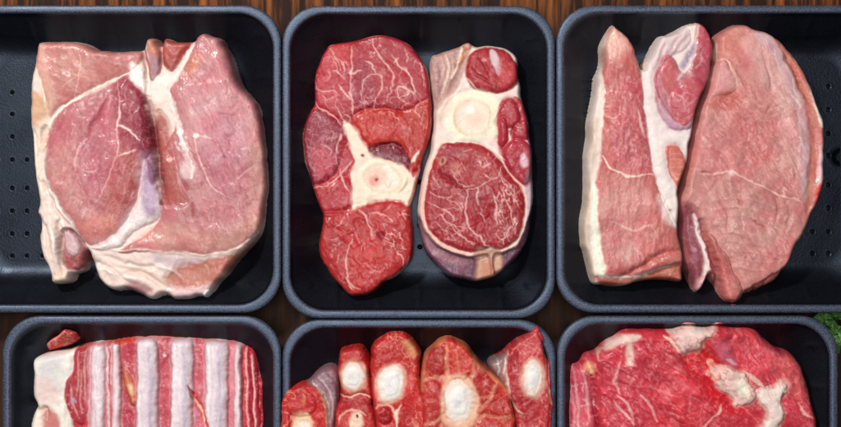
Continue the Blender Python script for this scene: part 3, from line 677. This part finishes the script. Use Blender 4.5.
e.reg("776,38 795,56 808,80 816,110 819,150 816,190 808,215 806,190 810,150 807,115 797,80 784,56", '#c27264', soft=3.5, part='muscle', groove=.6, dh=-2)
e.line("784,54 794,70 802,86 808,104", 2, '#96352e', .7, dh=-3, hw=2, fat=0)
e.line("797,60 806,78 811,98 812,125", 1.5, '#e8a898', .6)
e.reg("812,84 817,92 822,108 827,122 822,128 816,114 811,98", '#f3e2d0', soft=1, part='fat_cap', fat=1)
e.reg("820,150 826,146 827,172 822,186 817,182", '#e8bfc0', .9, 2, fat=.7)
e.reg("816,186 824,184 822,200 814,206", '#d63a3c', .9, 2)
e.reg("812,206 818,212 806,236 796,252 792,262 788,262 796,240", '#c88478', .8, 3)
e.reg("798,240 803,238 802,250 797,254", '#f0dcc4', .9, 1, fat=1)
e.line("700,175 715,174 731,172 744,178 756,184 780,195 800,200", 1.8, '#eec2b6', .8, dh=.4)
e.ell(732, 173, 3, 2.5, '#f3d4c8', .7, 1.5)
e.line("701,174 706,173 712,174", 1.6, '#8a3430', .8, dh=-1.5, fat=0)
e.ell(739, 201, 3, 5, '#a8504e', .7, 2, rotd=-15); e.line("754,221 762,226 768,231", 2.4, '#9c3e3a', .75, dh=-2, fat=0); e.ell(745, 258, 1.3, 2, '#8e4440', .7, .8); e.ell(775, 258, 2, 1.3, '#8e4440', .7, .8)
e.ell(762, 262, 2, 1, '#9e5450', .6, .8); e.ell(800, 172, 1, 1, '#9e5450', .6, .8)
for l in ("758,128 758,140 762,148", "762,118 770,106 776,96", "740,128 748,136 744,146", "722,132 730,140", "775,140 784,150", "765,110 780,104", "750,150 758,160"):
    e.line(l, 1.1, '#a85450', .55, dh=-.5, fat=0)
for k_ in range(9):
    yy = 205+k_*8; e.line("%d,%d %d,%d %d,%d" % (708+k_*2, yy-4, 735+k_*2, yy-8+k_, 775-k_, yy+2), .9, '#e4aca2', .4, dh=.35)
e.line("789,70 797,100 799,135 797,170", 1.3, '#eccac0', .6); e.line("766,46 782,70", 1.2, '#eccac0', .5)
e.line("718,42 716,52 717,60", 2.6, '#f0d8c4', .8)
e.line('730,60 740,75 748,95', 1.3, '#a65c58', .5, dh=-1.4, hw=1.6, fat=0)
e.line('760,50 768,70 772,90', 1.3, '#a65c58', .5, dh=-1.4, hw=1.6, fat=0)
e.line('712,150 725,160 730,172', 1.3, '#a65c58', .5, dh=-1.4, hw=1.6, fat=0)
e.line('720,200 728,215 726,230', 1.3, '#a65c58', .5, dh=-1.4, hw=1.6, fat=0)
e.line('770,190 778,205 776,222', 1.3, '#a65c58', .5, dh=-1.4, hw=1.6, fat=0)
e.line('785,200 790,215 786,230', 1.3, '#a65c58', .5, dh=-1.4, hw=1.6, fat=0)
e.line('735,235 748,240 760,250', 1.3, '#a65c58', .5, dh=-1.4, hw=1.6, fat=0)
# lower left folds
e.reg("683,206 690,204 698,214 702,232 706,252 708,268 704,282 697,290 691,280 687,256 684,236", '#87404c', soft=4, part='muscle', dh=-6, fat=.6)
e.reg("694,214 699,220 706,240 710,260 707,276 702,284 704,262 699,240", '#efd8d4', soft=1.2, part='fat_seam', dh=2, fat=1)
e.reg("697,280 706,276 706,290 698,294", '#dda4a4', .8, 2)
e.line("702,222 706,240 712,258 716,274 718,290", 2, '#6a141f', .8, dh=-14, hw=2.8, fat=0)  # darkness of the gap between the folds, painted along the groove
e.reg("706,232 716,242 725,254 733,270 740,284 742,295 735,303 725,302 720,294 717,276 711,256", '#bd6560', soft=3, part='muscle', bulge=5, br=9, groove=1.5)
e.line("708,236 718,246 728,262 736,278 741,290", 1.8, '#eaa89c', .7, dh=.8)
e.ell(733, 299, 6, 4, '#b84c4c', .6, 3)
e.reg("746,292 764,280 784,268 796,250 794,264 784,277 768,287 752,296", '#c56252', soft=2, part='muscle', dh=-5, groove=1)
for l in ("768,280 766,286", "782,268 784,276", "756,288 757,294"): e.line(l, 2.4, '#8a3430', .6, dh=-4, hw=2, fat=0)
e.fib("700,120 790,80 800,200 770,270 720,250", 55, .11, 2.3, 6, seed=2)
e.fib("745,30 800,80 810,200 795,200 780,90", 65, .09, 2.3, 9, seed=6)
e.veins("735,100 790,110 795,170 740,165", 5, '#e2a8a0', .45, .12, 60, 1.6, cut=0)
e.strokes(None, 50, '#a4524e', '#e4aea4', .5)
e.strokes(None, 5, '#a4524e', '#e4aea4', .3, seed=8)
e.mott(.1, .3, '#e6b2a8')
e.build('broad smooth pale pink pork slab with orange red edge on its right side', 'pork', 'pork slabs in the right tray')

# ------------------------------------------------------------------ rack of ribs
f_ = Piece('rib_rack', "27,362 40,355 65,350 85,344 110,341 125,338 150,336 175,337 200,339 225,341 240,345 250,350 255,360 258,372 262,385 263,400 265,427 266,470 262,520 252,560 200,566 120,568 60,560 34,545 27,500 24,450 26,420 30,408 26,398 27,380",
           26, 9, base='#b83a44', seed=61, ragged=1.3, lump=2, tray=(2, 316, 281, 628))
f_.reg("27,362 65,350 72,349 70,375 66,400 70,430 66,470 60,560 34,545 24,450 27,400", '#ece4d8', soft=1.5, part='fat_cap', fat=1, bulge=3, br=12)
f_.reg("40,360 60,356 58,390 42,396 34,380", '#cfc9ca', .7, 8); f_.reg('30,380 50,384 56,400 40,408 30,400', '#e6c4bc', .7, 5); f_.strokes('27,362 70,352 66,430 28,430', 30, '#c9a8a4', '#f6f2ec', .5, st=3, dh=.5); f_.reg("34,412 48,410 56,427 52,460 34,460", '#f0dcc8', .7, 4)
f_.reg("40,412 52,414 58,430 56,470 44,470", '#b84a4a', .8, 3); f_.line("28,404 36,412 42,410 44,420", 2.4, '#c8a898', .5, dh=-4, hw=2.5)
f_.reg("72,352 80,346 86,346 87,370 86,400 82,424 76,426 68,418 62,400 63,384 70,372", '#ac3a44', soft=1.5, part='muscle', bulge=3, br=8, fat=0, groove=1.5)
for l in ("76,352 76,375 74,398", "83,350 82,375 83,400", "68,385 70,402 76,418", "79,372 78,395 80,415"): f_.line(l, 2, '#d49a94', .7)
f_.ell(71, 403, 2.5, 4, '#a89cac', .7, 1.5)
ribs = [(88, 102, 2.6), (109.5, 118, 2.4), (134, 156, 4.2), (169, 191, 4.2), (203, 226, 4.2), (232.5, 240, 2)]
for x0_, x1_, hh in ribs:
    t0 = 340+abs(x0_-160)*.02
    f_.reg(f"{x0_+1},{t0+2} {x1_-1},{t0+2} {x1_+1},380 {x1_},430 {x1_+1},500 {x1_-1},560 {x0_+1},560 {x0_},500 {x0_-1},430 {x0_},380", '#e6d4d8', soft=5, part='rib', bulge=hh*2, br=(x1_-x0_)/2, fat=1, wk=1)
    if x1_-x0_ > 15:
        xm = x0_+(x1_-x0_)*.66
        f_.line(f"{xm},{t0+8} {xm+1},390 {xm},440 {xm+1},540", 5, '#a999b4', .55, soft=3.5, taper=.2)  # shade on the rib's right side, painted in lavender
        f_.line(f"{x0_+4},{t0+6} {x0_+4},390 {x0_+3},440 {x0_+4},540", 2.5, '#f6f3f2', .7, soft=2, taper=.2)
    f_.line(f"{x0_-1},{t0+6} {x0_-1},390 {x0_},440 {x0_-1},540", 3.5, '#dda4a8', .7, soft=2.2, taper=.2)
f_.line("104,350 105,380 106,420 106,500", 3.5, '#e6c4c4', .8, taper=.2); f_.line("107,352 107,385 108,427 108,500", 1.8, '#b03a44', .8, taper=.2, fat=0)
f_.line("92,400 94,420 96,440", 2, '#cf9a9a', .5)
f_.reg("118,345 133,343 134,375 133,427 130,500 119,500 120,427 118,385", '#b04450', .8, 3, fat=0)
f_.reg("122,372 128,378 133,390 134,402 130,408 125,398 121,386", '#cc7a58', .8, 3, bulge=3, br=5); f_.ell(129, 391, 2.4, 6, '#e8bfa0', .7, 2, rotd=-15)
f_.line("120,368 121,385 127,402 132,412", 1.8, '#7c1420', .7, dh=-2)
f_.reg("157,343 167,343 168,380 169,427 168,500 157,500 158,427 157,380", '#b8505c', .9, 3, fat=0)
f_.ell(162.5, 357, 1.6, 1.6, '#f6dcd6', .9, .8)
f_.reg("193,345 202,345 200,390 203,427 202,500 192,500 193,427 192,380", '#c4606e', .9, 2, fat=0)
f_.line("186,388 194,400 200,414 206,427 212,440", 3.4, '#c62c34', .95, dh=-2.5, fat=0); f_.line("190,398 198,410 202,424", 2.4, '#f0c4a8', .8); f_.line("186,386 188,394 192,402", 1.2, '#4a1018', .9)
f_.reg("227,346 232,346 232,427 231,500 226,500", '#cf7884', .9, 2, fat=0)
f_.reg("240,350 250,352 260,385 264,430 262,520 240,555 240,430", '#b83040', .9, 1.5, fat=0, dh=-3)
for l, q, w_ in (("244,350 245,380 246,430 246,500", '#e9b4ac', 2), ("250,356 252,385 253,430 253,500", '#e8c4bc', 2), ("247,352 249,380 250,430 250,500", '#7a1018', 1.4), ("255,372 257,395 258,430 258,500", '#6a0c14', 1.4), ("260,385 262,405 263,440", '#d84a50', 2.4), ("242,352 242,390 242,430 242,500", '#c8444c', 2)):
    f_.line(l, w_, q, .85, dh=-1.5 if q[1] in '67' else .8, taper=.2, hw=1.5)
f_.line("62,352 85,346 110,343 125,341", 3, '#d86a60', .7); f_.line("112,342 125,340 150,338 180,339 205,341 235,345", 1.8, '#d88a84', .8, soft=.6)
f_.reg("110,342 120,339 132,340 126,345 114,346", '#c8402c', .9, 1.2)
f_.fib("66,345 240,345 262,560 66,560", 90, .08, 2, 12, dh=.2, seed=4)
f_.mott(.09, .35, '#e9b4b0')
f_.build('rack of ribs with white bones and red meat stripes', 'ribs')

g = Piece('meat_scrap', "40,350 41,345 47,340 55,336 62,330 69,331 74,334 75,340 67,345 57,349 47,352 42,353", 11, 5, cell=.6, base='#c23c38', seed=71, ragged=1, z0=-19, lump=1, tray=(2, 316, 281, 628), follow=True)
g.veins("40,350 62,330 75,334 66,347 44,353", 4.5, '#f0c4b0', .8, .14, -30, 2, cut=-.05)
g.line("42,346 55,338 64,332", 1.6, '#eba896', .8); g.mott(.12, .4)
gr = g.build('small red meat scrap lying above the rib rack', 'meat scrap')

# ------------------------------------------------------------------ marrow bone slices
def slice_(seed, outline, z, base='#bb2f30', H=38, R=6, part='muscle', fat=0):
    return Piece('marrow_slice', outline, H, R, base=base, seed=seed, ragged=2.0, z0=z, lump=2.2, part=part, fat=fat, pw=2.5, tray=(282.2, 319.8, 556, 630), calm=.7)
GM = 'sawn marrow bone slices'
def bone(p, cx, cy, rx, ry, r=0):
    p.ell(cx, cy, rx+3.5, ry+3.5, '#e9b9a0', .75, 2.5, rotd=r, fat=1)
    k = p.ell(cx, cy, rx, ry, '#ecdccf', 1, 1.4, rotd=r, part='bone', fat=1, wk=1.1, dh=.6, groove=.3)
    p.ell(cx, cy, rx*.66, ry*.66, '#f4efea', .9, 4, rotd=r, part='marrow', par=k, fat=1, wk=.8, bulge=.8, br=6)
    p.ell(cx-rx*.1, cy+ry*.1, rx*.3, ry*.25, '#d8d2d6', .6, 3, rotd=r)
h = slice_(81, "281,427 281,405 287,390 297,383 306,382 313,375 322,368 333,368 339,376 340,395 337,415 336,440 328,472 304,484 286,468", -38, H=43)
h.reg("306,382 313,374 322,367 334,367 340,376 341,396 337,420 336,442 330,442 328,420 324,400 318,388", '#8f6a74', soft=1.5, part='side_membrane', dh=-7, fat=.5)
for l, q in (("318,376 330,392 333,420", '#c8a4a4'), ("326,370 335,386 337,410", '#6c4450'), ("312,380 325,398 330,430", '#e4c4bc')): h.line(l, 2.4, q, .8, dh=.6)
h.line("319,388 324,402 328,422 330,445", 3, '#e6bca0', .9)
h.reg("286,396 298,386 308,388 316,400 312,414 298,416 286,412", '#b02a2e', .8, 3, bulge=2, br=6)
h.ell(303, 424, 11, 12, '#ecc8a4', 1, 2.5, fat=1); h.ell(303, 428, 7, 8, '#f4e4d4', 1, 2, fat=1, part='bone')
h.veins("284,390 318,388 326,440 284,440", 8, '#e8a088', .6, .1, 70, 1.4, cut=.0); h.line("304,392 302,404", 3, '#cf8a58', .5)
h.strokes(None, 80, '#8c1c20', '#e0806c', .45, st=3)
h.mott(.13, .4, '#e88878'); h.build('leftmost marrow slice, with a grey membrane side', 'bone slice', GM)
h = slice_(82, "337.8,356 344.8,348 358.2,345 365.2,350 370.2,362 372.2,378 373.2,395 372.2,403 376.2,415 379.2,440 372.2,465 347.8,470 333.8,455 331.8,430 333.8,410 338.8,397 336.8,376", -37, H=38)
bone(h, 353, 376, 10, 14)
h.reg("341,355 350,347 361,350 366,360 358,362 346,360", '#b4262a', .7, 3)
h.reg("340,396 352,394 364,392 370,404 372,420 360,412 350,410 338,414", '#a82a30', .7, 3, groove=1)
h.line("341,395 350,397 360,394 370,398", 2, '#ecc4ac', .8, dh=-2); h.ell(356, 421, 7, 9, '#f0d2b8', .9, 2, fat=1); h.line("338,420 345,412 356,410 366,416", 1.8, '#f0c8b0', .8)
h.ell(357, 416, 1.4, 2, '#5c1820', 1, .6)
h.strokes(None, 80, '#8c1c20', '#e0806c', .45, st=3)
h.mott(.13, .4, '#e88878')
h.build('slimmest marrow slice, small round white bone, beside the grey sided one', 'bone slice', GM)
h = slice_(83, "370,362 373,346 382,336 392,331 407,334 415,342 420,352 421,370 422,385 428,405 428,440 406,458 380,450 374,420 371,402 369,382", -38, H=41)
bone(h, 391, 383, 13, 18, 8)
h.reg("376,350 386,337 398,334 408,342 408,356 394,360 378,362", '#b12a2a', .7, 4); h.reg("403,340 412,343 416,356 410,354", '#d9a070', .8, 3.5, fat=1)
h.ell(384, 415, 8, 8.5, '#a02428', 1, 1.5, groove=1.2, bulge=2, br=5, part='muscle', rotd=0); h.line("374,408 380,404 390,406 396,414", 2, '#f0c6ae', .8)
h.reg("408,370 418,372 424,400 424,425 408,410", '#c03232', .7, 4); h.line("402,406 396,416 396,430", 3, '#f0cdb6', .9); h.veins("374,336 418,340 424,440 400,440 408,370", 7, '#eb9c84', .55, .1, 60, 1.4, cut=.02)
h.strokes(None, 80, '#8c1c20', '#e0806c', .45, st=3)
h.mott(.13, .4, '#ea8a78'); h.build('tall red marrow slice with oval white bone and small round muscle under it', 'bone slice', GM)
h = slice_(84, "419.5,370 422.5,357 430.5,347 438.5,339 450.5,336 460.5,341 471.5,350 479.5,361 488.5,369 498.5,378 508.5,388 513.5,400 516.5,416 515.5,440 501.5,470 458.5,480 426.5,468 418.5,440 419.5,415 419.5,390", -38, H=43, base='#b5352e')
for q, cc in (("422.743,362.157 430.443,350.057 441.443,343.457 446.943,351.157 448.043,368.757 439.243,375.357 427.143,372.057", '#a62a2a'), ("446.629,347.886 455.429,339.086 468.629,347.886 476.329,362.186 473.029,372.086 462.029,378.686 449.929,373.186", '#b83028'), ("472.137,371.438 482.038,364.837 491.938,379.137 498.538,393.438 487.538,403.337 477.637,411.038 472.137,401.137 471.038,384.637", '#a82c2c'), ("479.271,409.186 489.171,397.086 502.371,393.786 511.171,401.486 514.471,413.586 504.571,419.086 486.971,415.786", '#ae2e2c'),
              ("419.829,384.757 427.529,374.857 438.529,380.357 444.029,393.557 442.929,411.157 434.129,422.157 422.029,422.157", '#b43030'), ("474,420 488,417 502,423 506,440 490,460 476,446", '#b43434'), ("424,428 438,426 444,440 440,462 428,462", '#b03030')):
    h.reg(q, cc, soft=1.6, part='muscle', bulge=1.8, br=7, fat=0, groove=.3, wk=2)
for l, w_ in (("446,344 447,358 448,372 450,382", 3), ("474,356 474,366 472,376 470,388", 3.4), ("497,380 490,398 480,410 472,414", 3), ("422,382 430,376 440,376 447,380", 3), ("443,396 442,412 436,422 424,424", 3), ("472,418 486,415 500,418 512,416", 3), ("442,424 446,436 446,460", 3)):
    h.line(l, w_*1.0, '#dc9478', .7, soft=1.3, dh=.3, taper=.2)
h.line("421,388 423,362 431,348 440,340 452,337 462,342 470,351 479,363 488,371 498,380 508,390 513,402 515,420", 4, '#d48c66', .65, soft=2, taper=.1)
h.line("488,371 498,380 508,390 513,402", 5, '#d88a5c', .6, soft=2.5)
h.reg("444,380 452,374 464,374 474,384 478,402 474,420 464,430 450,428 441,416 440,396", '#e9b79c', .95, 3, fat=1, part='fat_seam')
h.line("458,344 457,356 460,370", 1.6, '#dc8860', .6); bone(h, 458, 400, 14, 21, 0)
h.veins("424,345 512,380 512,440 424,440", 6, '#e28f74', .45, .1, 60, 1.3, cut=.02)
h.strokes(None, 80, '#8c1c20', '#e0806c', .45, st=3)
h.mott(.13, .35, '#e98a70'); h.build('widest marrow slice with thin orange fat between red muscles around a large white bone', 'bone slice', GM)
h = slice_(85, "509,346 517,338 528,332 538,326 542,333 546,345 549,365 550,385 553,402 551,430 545,458 527,466 517,450 515,425 513,406 508,398 500,384 490,371 489,363 497,359 503,354", -36, H=44, base='#b5333a')
h.reg("488,362 497,358 505,354 508,362 505,380 509,396 500,384 490,371", '#8a7070', soft=1.2, part='side_membrane', dh=-9, fat=.5)
h.line("497,360 500,368 498,376", 1.6, '#d8c4bc', .8); h.line("508,350 506,368 508,388 513,404 522,414", 3.4, '#efc2b4', .9, dh=.6)
bone(h, 532, 378, 9, 18, 3)
h.reg("516,340 530,333 538,330 543,345 534,352 520,354", '#c24a4c', .7, 4); h.reg("510,352 518,350 520,362 514,368 509,362", '#a32c34', .9, 1.5, groove=.8)
for e_ in ((512, 372), (512, 384), (516, 394)): h.ell(e_[0], e_[1], 2.6, 3.4, '#b03a40', .9, 1)
h.line("546,350 547,375 549,395 552,404", 2, '#e8bcae', .7); h.veins("515,340 545,335 550,440 520,440", 6, '#e89c90', .6, .12, 80, 1.4, cut=0); h.reg("522,402 534,398 536,420 524,424", '#a42c34', .8, 3)
h.strokes(None, 80, '#8c1c20', '#e0806c', .45, st=3)
h.mott(.13, .4, '#e99890'); h.build('pointed marrow slice leaning on the right wall of its tray, narrow white bone', 'bone slice', GM)

# ------------------------------------------------------------------ beef joint
j = Piece('beef_joint', "568,400 569,380 571,364 580,362 585,355 597,352 604,345 615,337 624,328 640,326 655,326 672,327 688,323 702,325 718,322 735,325 750,326 760,330 768,338 780,347 795,353 805,366 812,385 817,405 823,427 826,465 815,540 780,565 620,565 585,545 572,490 567,440",
          42, 13, base='#b9343f', seed=97, lump=4, tray=(557.2, 316, 838.5, 628), tint=(1.1, 1.2, 1.12), calm=.7)
j.reg("570,366 580,362 588,375 594,400 598,430 596,520 580,520 570,470 568,410", '#c54c5c', soft=1.5, part='muscle', bulge=3, br=8, dh=-6)
j.line("588,358 592,378 596,400 598,430 600,480", 2, '#6e1024', .7, dh=-8, hw=3, fat=0)
for l in ("574,368 577,395 579,427 580,480", "582,366 586,390 590,420", "572,385 574,410 575,450"): j.line(l, 2.4, '#eaa4a8', .7, soft=1.2)
j.ell(590, 367, 4, 3.5, '#e8ba8a', .8, 2); j.ell(592, 372, 2.5, 2.5, '#f0d0a0', .8, 1.5)
j.reg("600,352 616,338 628,334 645,336 660,345 668,370 664,410 640,427 612,427 600,395 598,370", '#b83a48', .7, 8)
j.reg("608,342 626,335 642,336 634,342 618,346 606,350", '#efcfc4', .9, 2.5, fat=1); j.line("625,328 645,328 665,330", 5, '#a02438', .8)
j.reg("626,342 632,345 634,360 629,366 626,356", '#ecc0b8', .8, 2.5); j.line("612,346 600,352 598,360", 3, '#e4b0a0', .7)
for l in ("614,400 622,410 634,424", "618,394 628,404 632,420", "650,385 664,392 670,402", "672,365 684,372", "640,395 650,405 656,420", "662,350 676,362 684,372", "620,362 614,378 620,392", "700,385 690,395 688,410", "732,342 745,350 756,346 764,352", "752,340 758,348", "744,356 748,350"):
    j.line(l, 2.4, '#efb4b4', .75, soft=1.2)
j.reg("655,340 700,345 720,400 700,427 665,427 650,385", '#c63a42', .6, 10); j.reg("663,366 700,370 700,400 670,400", '#d24a56', .5, 8)
j.reg("724,328 760,332 790,354 806,380 814,427 790,427 770,385 745,372 728,352", '#c9404c', .8, 8)
j.reg("768,355 795,358 808,385 800,400 780,380", '#cf5a5c', .6, 6)
j.reg("700,345 712,352 722,366 728,384 742,404 736,412 716,408 700,385 684,365 684,352", '#c41f28', .8, 6, dh=-4)
j.reg("702,352 712,358 718,372 708,374 698,362", '#cc3028', .6, 4)
q = "670,330 690,325 702,327 716,323 712,335 703,340 700,352 692,350 684,354 677,344"
j.reg(q, '#e9c4bc', soft=3.5, part='fat_seam', bulge=4, br=7, fat=1, wk=2.2)
j.veins(q, 6, '#d68478', .7, .16, cut=-.1, dh=-.5); j.reg("684,326 704,327 706,334 690,336", '#f6dccd', .7, 3)
j.line("664,336 672,342 680,352", 3, '#efc8b4', .8)
q = "710,366 724,368 740,372 750,380 756,392 748,402 736,404 726,394 716,384"
j.reg(q, '#eccabf', soft=3.5, part='fat_seam', bulge=4, br=7, fat=1, wk=2.2); j.veins(q, 5, '#d88078', .7, .14, cut=0, dh=-.5)
j.ell(741, 388, 6, 10, '#fbecd8', .8, 3, rotd=-10)
for e_ in ((710, 363, 3.5), (708, 373, 3), (717, 376, 3)): j.ell(e_[0], e_[1], e_[2], e_[2], '#f09a88', .9, 1.2, bulge=1.5, br=3)
q = "757,388 768,386 784,382 788,390 780,400 783,412 776,424 772,440 764,450 760,430 764,412 758,402"
j.reg(q, '#f0d8ce', soft=3.5, part='fat_seam', bulge=3.5, br=7, fat=1, wk=2.4); j.veins(q, 6, '#dd9a90', .6, .12, cut=0, dh=-.4)
j.ell(782, 394, 1.5, 3, '#6a2028', .7, 1)
j.line("744,372 754,378 762,386", 4, '#f0cabc', .7); j.line("798,402 804,412 812,418", 3.4, '#efb8b0', .8); j.line("700,427 716,414 720,404", 2.4, '#f0b8b0', .8)
j.reg("716,340 728,344 738,362 730,366 718,356", '#c8687c', .6, 4); j.line("724,358 736,364", 3, '#e8b0bc', .7)
j.line("700,352 716,366 728,384 744,408 756,420", 2, None, dh=-4, hw=5); j.line("735,326 730,345 742,368", 2, '#a81e30', .5, dh=-2, hw=4, fat=0)
j.veins("600,350 700,345 716,427 605,427", 11, '#e08a98', .3, .08, 35, 2, cut=-.05, dh=.4); j.veins("725,328 800,354 814,427 770,400", 8, '#e08a92', .3, .1, 50, 1.6, 4, cut=0)
j.veins("570,370 596,370 596,427 570,427", 5, '#f0bcc0', .6, .14, 85, 2.4, 5, cut=-.1)
j.fib("598,350 700,345 716,427 600,427", 35, .2, 5, 5, dh=.9, seed=4); j.fib("725,328 800,354 814,427 770,400", 60, .13, 2.6, 5, dh=.5, seed=7)
j.strokes(None, 40, '#8e1830', '#e08496', .35, st=6, sc=2.2)
j.mott(.12, .3, '#e88c96', sc=2.6)
j.build('large marbled raw beef joint, deep pink with cream fat lumps and a bright red patch', 'beef')

# ------------------------------------------------------------------ parsley beside the lower right tray
def parsley():
    m, nt, b_, N = new_mat('parsley_green'); L = nt.links.new
    tc = N('ShaderNodeTexCoord'); n = N('ShaderNodeTexNoise', Scale=220., Detail=3.); L(tc.outputs['Object'], n.inputs['Vector'])
    cr = N('ShaderNodeValToRGB'); L(n.outputs[0], cr.inputs[0]); cr.color_ramp.elements[0].position = .35; cr.color_ramp.elements[0].color = (.02, .07, .01, 1)
    cr.color_ramp.elements[1].position = .7; cr.color_ramp.elements[1].color = (.10, .26, .04, 1); L(cr.outputs[0], b_.inputs['Base Color']); b_.inputs['Roughness'].default_value = .45
    root = empty('parsley_sprig', 846, 332, -44.5); tag(root, 'green parsley sprig beside the corner of the beef joint tray', 'herb')
    rnd = random.Random(5)
    def stem(a, bb, r=.0009):
        a = np.array(a); bb = np.array(bb); V = []; n_ = 8; s = 6
        for i in range(n_+1):
            t_ = i/n_; c_ = a+(bb-a)*t_+np.array([0, 0, .006*math.sin(t_*math.pi)])
            for k in range(s): V.append(c_+np.array([0, math.cos(k/s*6.283), math.sin(k/s*6.283)])*r*(1.2-.5*t_))
        Fs = [(i*s+k, i*s+(k+1) % s, (i+1)*s+(k+1) % s, (i+1)*s+k) for i in range(n_) for k in range(s)]
        mesh_obj('stem', V, Fs, m, root)
    def leaf(cx, cy, cz, a, sz, tilt):
        V = []; n_ = 30; R_ = 4
        for r_ in range(R_+1):
            for k in range(n_):
                th = -2.5+5.0*k/(n_-1); rad = sz*(.62+.28*abs(math.sin(th*2.2))+.12*abs(math.sin(th*7)))*r_/R_
                x = rad*math.cos(th); y = rad*math.sin(th); z = .12*sz*math.sin(th*7)*(r_/R_)+tilt*x
                V.append((cx+x*math.cos(a)-y*math.sin(a), cy+x*math.sin(a)+y*math.cos(a), cz+z))
        Fs = [(r_*n_+k, r_*n_+k+1, (r_+1)*n_+k+1, (r_+1)*n_+k) for r_ in range(R_) for k in range(n_-1)]
        o = mesh_obj('leaf', V, Fs, m, root); so = o.modifiers.new('thickness', 'SOLIDIFY'); so.thickness = .0004
    tips = [(-.004, .012), (-.012, .004), (.006, .016), (-.002, -.004), (.012, .004), (-.010, .018), (.016, .018), (.004, -.014), (-.016, .012), (.02, -.006)]
    for i, (x, y) in enumerate(tips):
        stem((.02, -.03, .002), (x, y, .012+.003*(i % 3))); leaf(x, y, .014+.004*(i % 3), math.atan2(y+.03, x-.02)+rnd.uniform(-.5, .5), rnd.uniform(.009, .013), rnd.uniform(-.2, .3))
parsley()


# ------------------------------------------------------------------ table
def wood():
    m, nt, b, N = new_mat('dark_stained_wood'); L = nt.links.new
    tc = N('ShaderNodeTexCoord'); mp = N('ShaderNodeMapping'); mp.inputs['Scale'].default_value = (1, .08, 1)
    L(tc.outputs['Object'], mp.inputs['Vector'])
    n = N('ShaderNodeTexNoise', Scale=95., Detail=8., Roughness=.65, Distortion=.3); L(mp.outputs[0], n.inputs['Vector'])
    n2 = N('ShaderNodeTexNoise', Scale=9., Detail=3.); L(tc.outputs['Object'], n2.inputs['Vector'])
    c1 = N('ShaderNodeValToRGB'); L(n.outputs[0], c1.inputs[0])
    c1.color_ramp.elements[0].position = .35; c1.color_ramp.elements[0].color = (.012, .006, .004, 1)
    c1.color_ramp.elements[1].position = .7; c1.color_ramp.elements[1].color = (.06, .022, .01, 1)
    c2 = N('ShaderNodeValToRGB'); L(n.outputs[0], c2.inputs[0])
    c2.color_ramp.elements[0].position = .47; c2.color_ramp.elements[0].color = (.02, .006, .003, 1)
    c2.color_ramp.elements[1].position = .7; c2.color_ramp.elements[1].color = (.42, .12, .02, 1)
    sp = N('ShaderNodeSeparateXYZ'); L(tc.outputs['Object'], sp.inputs[0])
    ma = N('ShaderNodeMapRange'); ma.inputs['From Min'].default_value = .24; ma.inputs['From Max'].default_value = .4
    aa = N('ShaderNodeMath', operation='MULTIPLY_ADD'); L(n2.outputs[0], aa.inputs[0]); aa.inputs[1].default_value = .25; L(sp.outputs['Y'], aa.inputs[2]); L(aa.outputs[0], ma.inputs['Value'])
    mx = N('ShaderNodeMix', data_type='RGBA'); L(ma.outputs[0], mx.inputs[0]); L(c1.outputs[0], mx.inputs[6]); L(c2.outputs[0], mx.inputs[7])
    L(mx.outputs[2], b.inputs['Base Color']); b.inputs['Roughness'].default_value = .75; b.inputs['Specular IOR Level'].default_value = .2
    bp = N('ShaderNodeBump', Strength=.5, Distance=.001); L(n.outputs[0], bp.inputs['Height']); L(bp.outputs[0], b.inputs['Normal'])
    return m
WOOD = wood()
v = [(-1.2, -1.0, 0), (1.2, -1.0, 0), (1.2, .8, 0), (-1.2, .8, 0), (-1.2, -1.0, -.04), (1.2, -1.0, -.04), (1.2, .8, -.04), (-1.2, .8, -.04)]
f = [(0, 1, 2, 3), (7, 6, 5, 4), (0, 4, 5, 1), (1, 5, 6, 2), (2, 6, 7, 3), (3, 7, 4, 0)]
t = mesh_obj('table_top', v, f, WOOD); t.location = (0, 0, -.0447)
t.data.polygons.foreach_set('use_smooth', [False]*6)
tag(t, kind='structure')

# ------------------------------------------------------------------ light
w = bpy.data.worlds.new('World'); S.world = w; w.use_nodes = True
w.node_tree.nodes['Background'].inputs[0].default_value = (.55, .62, .75, 1)
w.node_tree.nodes['Background'].inputs[1].default_value = .05
def area(name, loc, tgt, sx, sy, e, c):
    l = bpy.data.lights.new(name, 'AREA'); l.shape = 'RECTANGLE'; l.size = sx; l.size_y = sy; l.energy = e; l.color = c
    o = bpy.data.objects.new(name, l); COL.objects.link(o); o.location = loc
    from mathutils import Vector
    o.rotation_euler = (Vector(tgt)-Vector(loc)).to_track_quat('-Z', 'Y').to_euler(); return o
area('overhead_softbox', (-.1, .12, 2.1), (0, 0, 0), 1.2, .9, 25, (1, .985, .97))
area('window_softbox', (-.75, 1.0, 1.45), (0, 0, 0), .2, .2, 30, (1, .985, .96))

cam = bpy.data.cameras.new('camera'); co = bpy.data.objects.new('camera', cam); COL.objects.link(co)
S.camera = co; HC = 1.3; co.location = (0, 0, HC)
cam.sensor_width = 36; cam.lens = 36*HC/.841; cam.clip_end = 50; cam.clip_start = .05
S.view_settings.view_transform = 'Standard'; S.view_settings.look = 'None'; S.view_settings.exposure = 0; S.view_settings.gamma = 1
